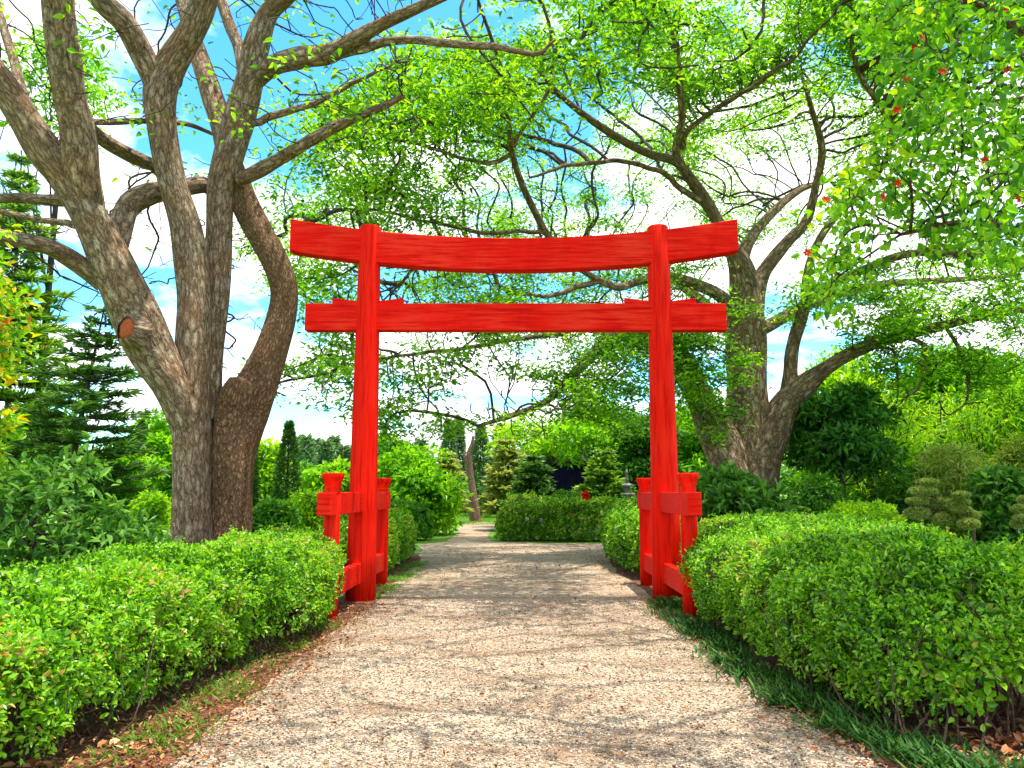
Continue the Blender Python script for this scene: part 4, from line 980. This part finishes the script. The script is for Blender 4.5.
# mid-distance shrubs and trees: (name,label,cat,px,py,Y,rx,ry,mat,L,asp,nc,per)
LST = [
 ("leafy_shrub", "large bright green rounded shrub right behind the gate's left post", "shrub", 398, 480, 28, 50, 36, 'bright', .24, .45, 40, 190),
 ("leafy_shrub", "bright green shrub mass between the cypress and the gate's left post", "shrub", 332, 485, 27, 30, 30, 'bright', .22, .45, 28, 150),
 ("leafy_shrub", "light green shrub filling the gap between left tree trunk and cypress", "shrub", 266, 480, 29, 26, 36, 'yellowgreen', .22, .45, 28, 150),
 ("leafy_shrub", "low yellow-green bush at the foot of the narrow cypress", "shrub", 312, 508, 22, 26, 17, 'yellowgreen', .16, .45, 20, 130),
 ("leafy_shrub", "dark low shrub at the trunk foot of the left tree, right side", "shrub", 268, 517, 20, 24, 17, 'hedge_dark', .15, .45, 18, 130),
 ("leafy_tree", "bright green tree behind the left tree's trunk, left of it", "tree", 158, 452, 32, 34, 34, 'bright', .28, .45, 30, 150),
 ("leafy_shrub", "mid green shrub under the leaning dark pine", "shrub", 118, 482, 22, 44, 28, 'bright', .2, .42, 26, 130),
 ("leafy_shrub", "pale yellow-green bush just left of the left tree's trunk", "shrub", 152, 512, 16, 22, 22, 'yellowgreen', .12, .45, 22, 120),
 ("leafy_tree", "small dark green tree left of the leaning pine", "tree", 30, 440, 27, 46, 40, 'hedge_dark', .28, .42, 26, 130),
 ("leafy_shrub", "yellow-green mound beside the far end of the path", "shrub", 474, 507, 52, 22, 9, 'yellowgreen', .22, .45, 16, 120),
 ("leafy_tree", "bright yellow-green layered tree over the island hedge, left of the blue shed", "tree", 540, 446, 34, 44, 26, 'yellowgreen', .22, .36, 34, 95, 1),
 ("leafy_tree", "bright green tree whose crown hangs in front of the blue shed's roof", "tree", 592, 444, 31.5, 46, 22, 'bright', .24, .36, 34, 100, 1),
 ("leafy_tree", "tall green tree behind the blue shed", "tree", 600, 445, 40, 50, 42, 'hedge_dark', .36, .42, 40, 150),
 ("leafy_tree", "dark shaded tree seen behind the gate's right post", "tree", 650, 460, 30, 30, 48, 'dark', .28, .4, 34, 140),
 ("leafy_shrub", "rounded dark clipped bush in front of the blue shed", "shrub", 572, 500, 26, 17, 10, 'hedge_dark', .12, .45, 18, 120),
 ("leafy_shrub", "small bright round bush on the island hedge's left half", "shrub", 528, 503, 26, 12, 10, 'yellowgreen', .12, .45, 14, 110),
 ("broadleaf_shrub", "leafy dark bush with pale highlights at the huge tree's foot", "shrub", 735, 492, 17.5, 46, 22, 'glossy', .26, .4, 34, 90),
 ("leafy_tree", "dense dark round broad-leaved tree right of the huge tree's trunk", "tree", 838, 438, 21.5, 48, 46, 'dark', .24, .42, 46, 150, 1),
 ("leafy_shrub", "low dark shrub beneath the dense dark round tree", "shrub", 815, 500, 20, 40, 22, 'hedge_dark', .2, .4, 26, 110),
 ("leafy_shrub", "low bright mounded bush in front of the dense dark tree", "shrub", 866, 513, 17, 34, 14, 'yellowgreen', .1, .45, 30, 170),
 ("leafy_shrub", "feathery tan and yellow shrub behind the cloud-pruned bushes", "shrub", 952, 466, 20, 30, 32, 'tan', .16, .2, 40, 150),
 ("leafy_shrub", "broad-leaved green plant at the right edge beyond the lawn", "shrub", 1004, 492, 18, 22, 26, 'glossy', .26, .4, 22, 90),
 ("leafy_tree", "bright green tree behind the gate's right post and huge trunk", "tree", 700, 440, 34, 46, 44, 'bright', .32, .45, 34, 150),
 ("leafy_tree", "yellow-green tree top above the dense dark round tree", "tree", 852, 385, 30, 55, 30, 'yellowgreen', .3, .4, 34, 170),
 ("leafy_tree", "large bright green tree above the tan feathery shrub", "tree", 960, 400, 29, 75, 46, 'bright', .32, .4, 54, 190),
 ("leafy_tree", "bright yellow-green tree leaning over the right edge", "tree", 1030, 415, 25, 46, 56, 'yellowgreen', .26, .35, 38, 170),
 ("leafy_tree", "light green tree high behind the left tree's stems", "tree", 66, 84, 24, 48, 62, 'bright', .22, .4, 26, 80, 1),
 ("leafy_shrub", "deep green shrub behind the cloud-pruned bushes", "shrub", 920, 492, 21, 42, 22, 'hedge_dark', .2, .35, 30, 130),
 ("leafy_shrub", "mid green thicket between dense dark tree and tan shrub", "shrub", 892, 465, 25, 40, 44, 'bright', .26, .3, 38, 150),
 ("leafy_shrub", "brownish thicket at the right edge above the broad-leaved plant", "shrub", 1024, 455, 22, 20, 30, 'tan', .24, .2, 26, 110),
]
for i, (nm, lb, ct, px, py, Y, rx, ry, mt, L, asp, nc, per, *fl) in enumerate(LST):
    simple(nm, lb, ct, px, py, Y, rx, ry, mt, L, asp, 200 + i, nc, per, trunk_r=.10 if ct == "tree" else .035, flt=bool(fl))

conifer("layered_tree", "yellow-tinged layered tree over the left end of the island hedge", (gx(508, 31), 31, 0), at(507, 437, 31), 11, 1.25, 'topiary', 221, L=.3, W=.10, per=8, dens=2.6, droop=.05)
conifer("layered_tree", "deep green layered pine in front of the blue shed's left end", (gx(534, 29), 29, 0), at(533, 452, 29), 9, 1.35, 'pine', 222, L=.28, W=.09, per=8, dens=2.8, droop=.0)
conifer("layered_tree", "light green layered pine between blue shed and stone pagoda", (gx(604, 28), 28, 0), at(603, 446, 28), 10, 1.2, 'pine_light', 223, L=.28, W=.09, per=8, dens=2.6, droop=.0)
conifer("layered_tree", "pale layered pine at the path's far left bend, before the bare trunk", (gx(446, 38), 38, 0), at(446, 450, 38), 10, 1.3, 'topiary', 224, L=.36, W=.11, per=8, dens=2.4, droop=.05)
# bamboo
def bamboo(label, x, y, h, n, seed, mat='yellowgreen'):
    rs = np.random.RandomState(seed); root = thing("bamboo_clump", label, "bamboo", (x, y, 0), "bamboo clumps at the right"); tb = Tubes(); lv = Leaves()
    for k in range(n):
        a = rs.rand() * 6.28; b = np.array([x + .5 * math.cos(a) * rs.rand(), y + .5 * math.sin(a) * rs.rand(), 0])
        hh = h * rs.uniform(.6, 1.05); sw = rs.uniform(.5, 2.0)
        pts_ = [b, b + [math.cos(a) * sw * .2, math.sin(a) * sw * .2, hh * .5], b + [math.cos(a) * sw * .6, math.sin(a) * sw * .6, hh * .85], b + [math.cos(a) * sw * 1.2, math.sin(a) * sw * 1.2, hh * .93]]
        q = catmull(pts_, 5); tb.add(q, np.linspace(.03, .008, len(q)), 5, seed=k, cap=False)
        m_ = 90; s = rs.uniform(.3, 1, m_); pp = np.stack([np.interp(s, np.linspace(0, 1, len(q)), q[:, c]) for c in range(3)], 1) + rs.normal(size=(m_, 3)) * .28
        D = rs.normal(size=(m_, 3)) * [.7, .7, .4] + np.array([0, 0, -.5]); l = rs.uniform(.18, .36, m_)
        lv.add(pp, D, rvec(rs, m_) + np.array([0, 0, .7]), l, l * .16)
    lv.build("foliage", M[mat], root, full=False); tb.build("culms", M['stem'], root)
bamboo("arching bamboo clump right of the dense dark tree", gx(880, 24), 24, 4.6, 34, 301)
bamboo("arching bamboo clump behind the tan feathery shrub", gx(985, 24), 24.5, 4.6, 34, 302)

# cloud-pruned bushes
def cloud_bush(label, Y, pads, seed, stemx):
    rs = np.random.RandomState(seed); x0 = gx(stemx, Y)
    root = thing("cloud_pruned_bush", label, "topiary", (x0, Y, 0), "cloud-pruned bushes beyond the right hedge"); tb = Tubes()
    top = min(p[1] for p in pads)
    tp, _ = tb.limb([(x0, Y, 0, .06), (x0 + .05, Y, zy(top, Y) * .5, .045), (x0 - .03, Y, zy(top, Y) * .97, .02)], 7, 6, .08, seed)
    for (px, py, wd, hh) in pads:
        lv = Leaves(); c = at(px, py, Y + rs.uniform(-.2, .2)); n = 1500
        d = rvec(rs, n); rx, rz = wd * Y / FPX / 2, hh * Y / FPX / 2
        P = c + d * np.array([rx * .86, rx * .8, rz * .74]) * rs.uniform(.85, 1.03, (n, 1))
        l = rs.uniform(.03, .06, n); lv.add(P, d + rvec(rs, n) * .7, d + rvec(rs, n) * .5, l, l * .5)
        lv.build("foliage_pad", M['topiary'], root, full=False)
        s = tp[np.argmin(abs(tp[:, 2] - max(c[2] - .12, .1)))]
        tb.add(catmull([s, (s + c) / 2 + [0, 0, -.03], c], 3), np.linspace(.025, .012, 7), 5, seed=seed, cap=False)
    tb.build("trunk", M['stem'], root)
cloud_bush("cloud-pruned bush with six round pads, tallest of the three beyond the right hedge", 16.5,
           [(927, 482, 22, 7), (923, 491, 30, 11), (917, 501, 22, 8), (917, 513, 26, 15), (938, 503, 15, 12), (942, 520, 18, 15)], 311, 931)
cloud_bush("cloud-pruned bush with flat top pad, between the tall one and the lawn edge", 16,
           [(961, 495, 17, 7), (958, 502, 24, 7), (961, 509, 20, 7), (970, 515, 19, 10), (969, 524, 21, 12)], 312, 963)
cloud_bush("cloud-pruned bush cut by the picture's right edge", 16, [(1020, 509, 16, 9), (1023, 518, 18, 9), (1018, 524, 14, 8), (1026, 500, 16, 8)], 313, 1022)

# far tree line
rs = np.random.RandomState(400)
for i in range(16):
    px = 298 + i * 9.5 + rs.uniform(-2, 2)
    if 430 < px: continue
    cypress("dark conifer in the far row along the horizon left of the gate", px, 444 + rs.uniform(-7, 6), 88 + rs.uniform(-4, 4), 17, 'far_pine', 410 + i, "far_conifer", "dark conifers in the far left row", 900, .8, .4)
for i in range(30):
    px = -60 + i * 39 + rs.uniform(-8, 8); Y = rs.uniform(52, 66)
    mt = ['bright', 'hedge_dark', 'yellowgreen', 'hedge_dark'][i % 4]
    adj = {'bright': 'bright green', 'hedge_dark': 'deep green', 'yellowgreen': 'yellowish green'}[mt]
    side = "left of the gate" if px < 360 else ("seen through the gate" if px < 650 else "right of the gate")
    hpx = 30 if px < 650 else 60
    simple("far_tree", f"{adj} rounded tree in the far belt of trees {side}", "tree", px, 500 - hpx * .5, Y, 32, hpx * .62, mt, .5, .5, 450 + i, 22, 90, f"{adj} far belt trees {side}", .14)

# ------------------------------------------------------------------ stone pagoda
Yp = 27.0; xp = gx(626, Yp)
pg = thing("stone_pagoda", "small grey tiered stone pagoda lantern beside the gate's right post", "garden ornament", (xp, Yp, 0))
bm = bmesh.new(); add_box(bm, xp - .38, xp + .38, Yp - .38, Yp + .38, 0, .3, .02); bm_obj("base", bm, M['stone'], pg)
z = .303
for k in range(5):
    s = .30 - .035 * k
    bm = bmesh.new(); add_box(bm, xp - s * .6, xp + s * .6, Yp - s * .6, Yp + s * .6, z, z + .17, .01); bm_obj("tier", bm, M['stone'], pg); z += .172
    bm = bmesh.new()
    a = [bm.verts.new((xp + sx * s * 1.35, Yp + sy * s * 1.35, z + .05)) for sx, sy in ((-1, -1), (1, -1), (1, 1), (-1, 1))]
    b = [bm.verts.new((xp + sx * s * 1.2, Yp + sy * s * 1.2, z)) for sx, sy in ((-1, -1), (1, -1), (1, 1), (-1, 1))]
    c = [bm.verts.new((xp + sx * s * .5, Yp + sy * s * .5, z + .13)) for sx, sy in ((-1, -1), (1, -1), (1, 1), (-1, 1))]
    for i in range(4):
        j = (i + 1) % 4; bm.faces.new([b[i], b[j], a[j], a[i]]); bm.faces.new([a[i], a[j], c[j], c[i]])
    bm.faces.new(list(reversed(b))); bm.faces.new(c); bm.verts.index_update()
    bm_obj("roof", bm, M['stone'], pg); z += .132
bm = bmesh.new(); add_lathe(bm, xp, Yp, [(.06, z), (.05, z + .06), (.085, z + .1), (.05, z + .15), (.045, z + .3), (.065, z + .34), (.01, z + .48)], 12); bm_obj("finial", bm, M['stone'], pg, smooth=True)

# ------------------------------------------------------------------ made-up indigo block standing in for shade
Ys = 33.0; x0, x1 = gx(540, Ys), gx(590, Ys)
sh = thing("garden_shed", "dark indigo blue shed wall showing between trees over the island hedge", "shed", ((x0 + x1) / 2, Ys + 1, 0))
bm = bmesh.new(); add_box(bm, x0, x1, Ys, Ys + 2.2, 0, 2.75, .01); bm_obj("wall", bm, M['indigo'], sh)  # made-up body; its dark indigo takes the place of shade
bm = bmesh.new()
q = [bm.verts.new(p) for p in [(x0 - .25, Ys - .3, 2.70), (x1 + .25, Ys - .3, 2.70), (x1 + .25, Ys + 1.1, 3.3), (x0 - .25, Ys + 1.1, 3.3), (x0 - .25, Ys + 2.5, 2.70), (x1 + .25, Ys + 2.5, 2.70)]]
q2 = [bm.verts.new(v.co + Vector((0, 0, .07))) for v in q]
for f in [(0, 1, 2, 3), (3, 2, 5, 4)]:
    bm.faces.new([q[i] for i in reversed(f)]); bm.faces.new([q2[i] for i in f])
for f in [(0, 1), (1, 2), (2, 5), (5, 4), (4, 3), (3, 0)]: bm.faces.new([q[f[0]], q[f[1]], q2[f[1]], q2[f[0]]])
bm.verts.index_update(); bm_obj("roof", bm, M['shedroof'], sh)  # roof shape invented along with the shade block
for wx in (x0 + 1.2, x0 + 1.75):
    bm = bmesh.new(); add_box(bm, wx, wx + .34, Ys - .03, Ys - .003, 1.75, 2.15, .004); wn = bm_obj("window", bm, M['indigo'], sh)  # invented window shape on the block that stands in for shade
    bm = bmesh.new(); add_box(bm, wx + .04, wx + .30, Ys - .036, Ys - .0315, 1.79, 2.11, 0); bm_obj("pane", bm, M['darkglass'], wn)
print("script done")
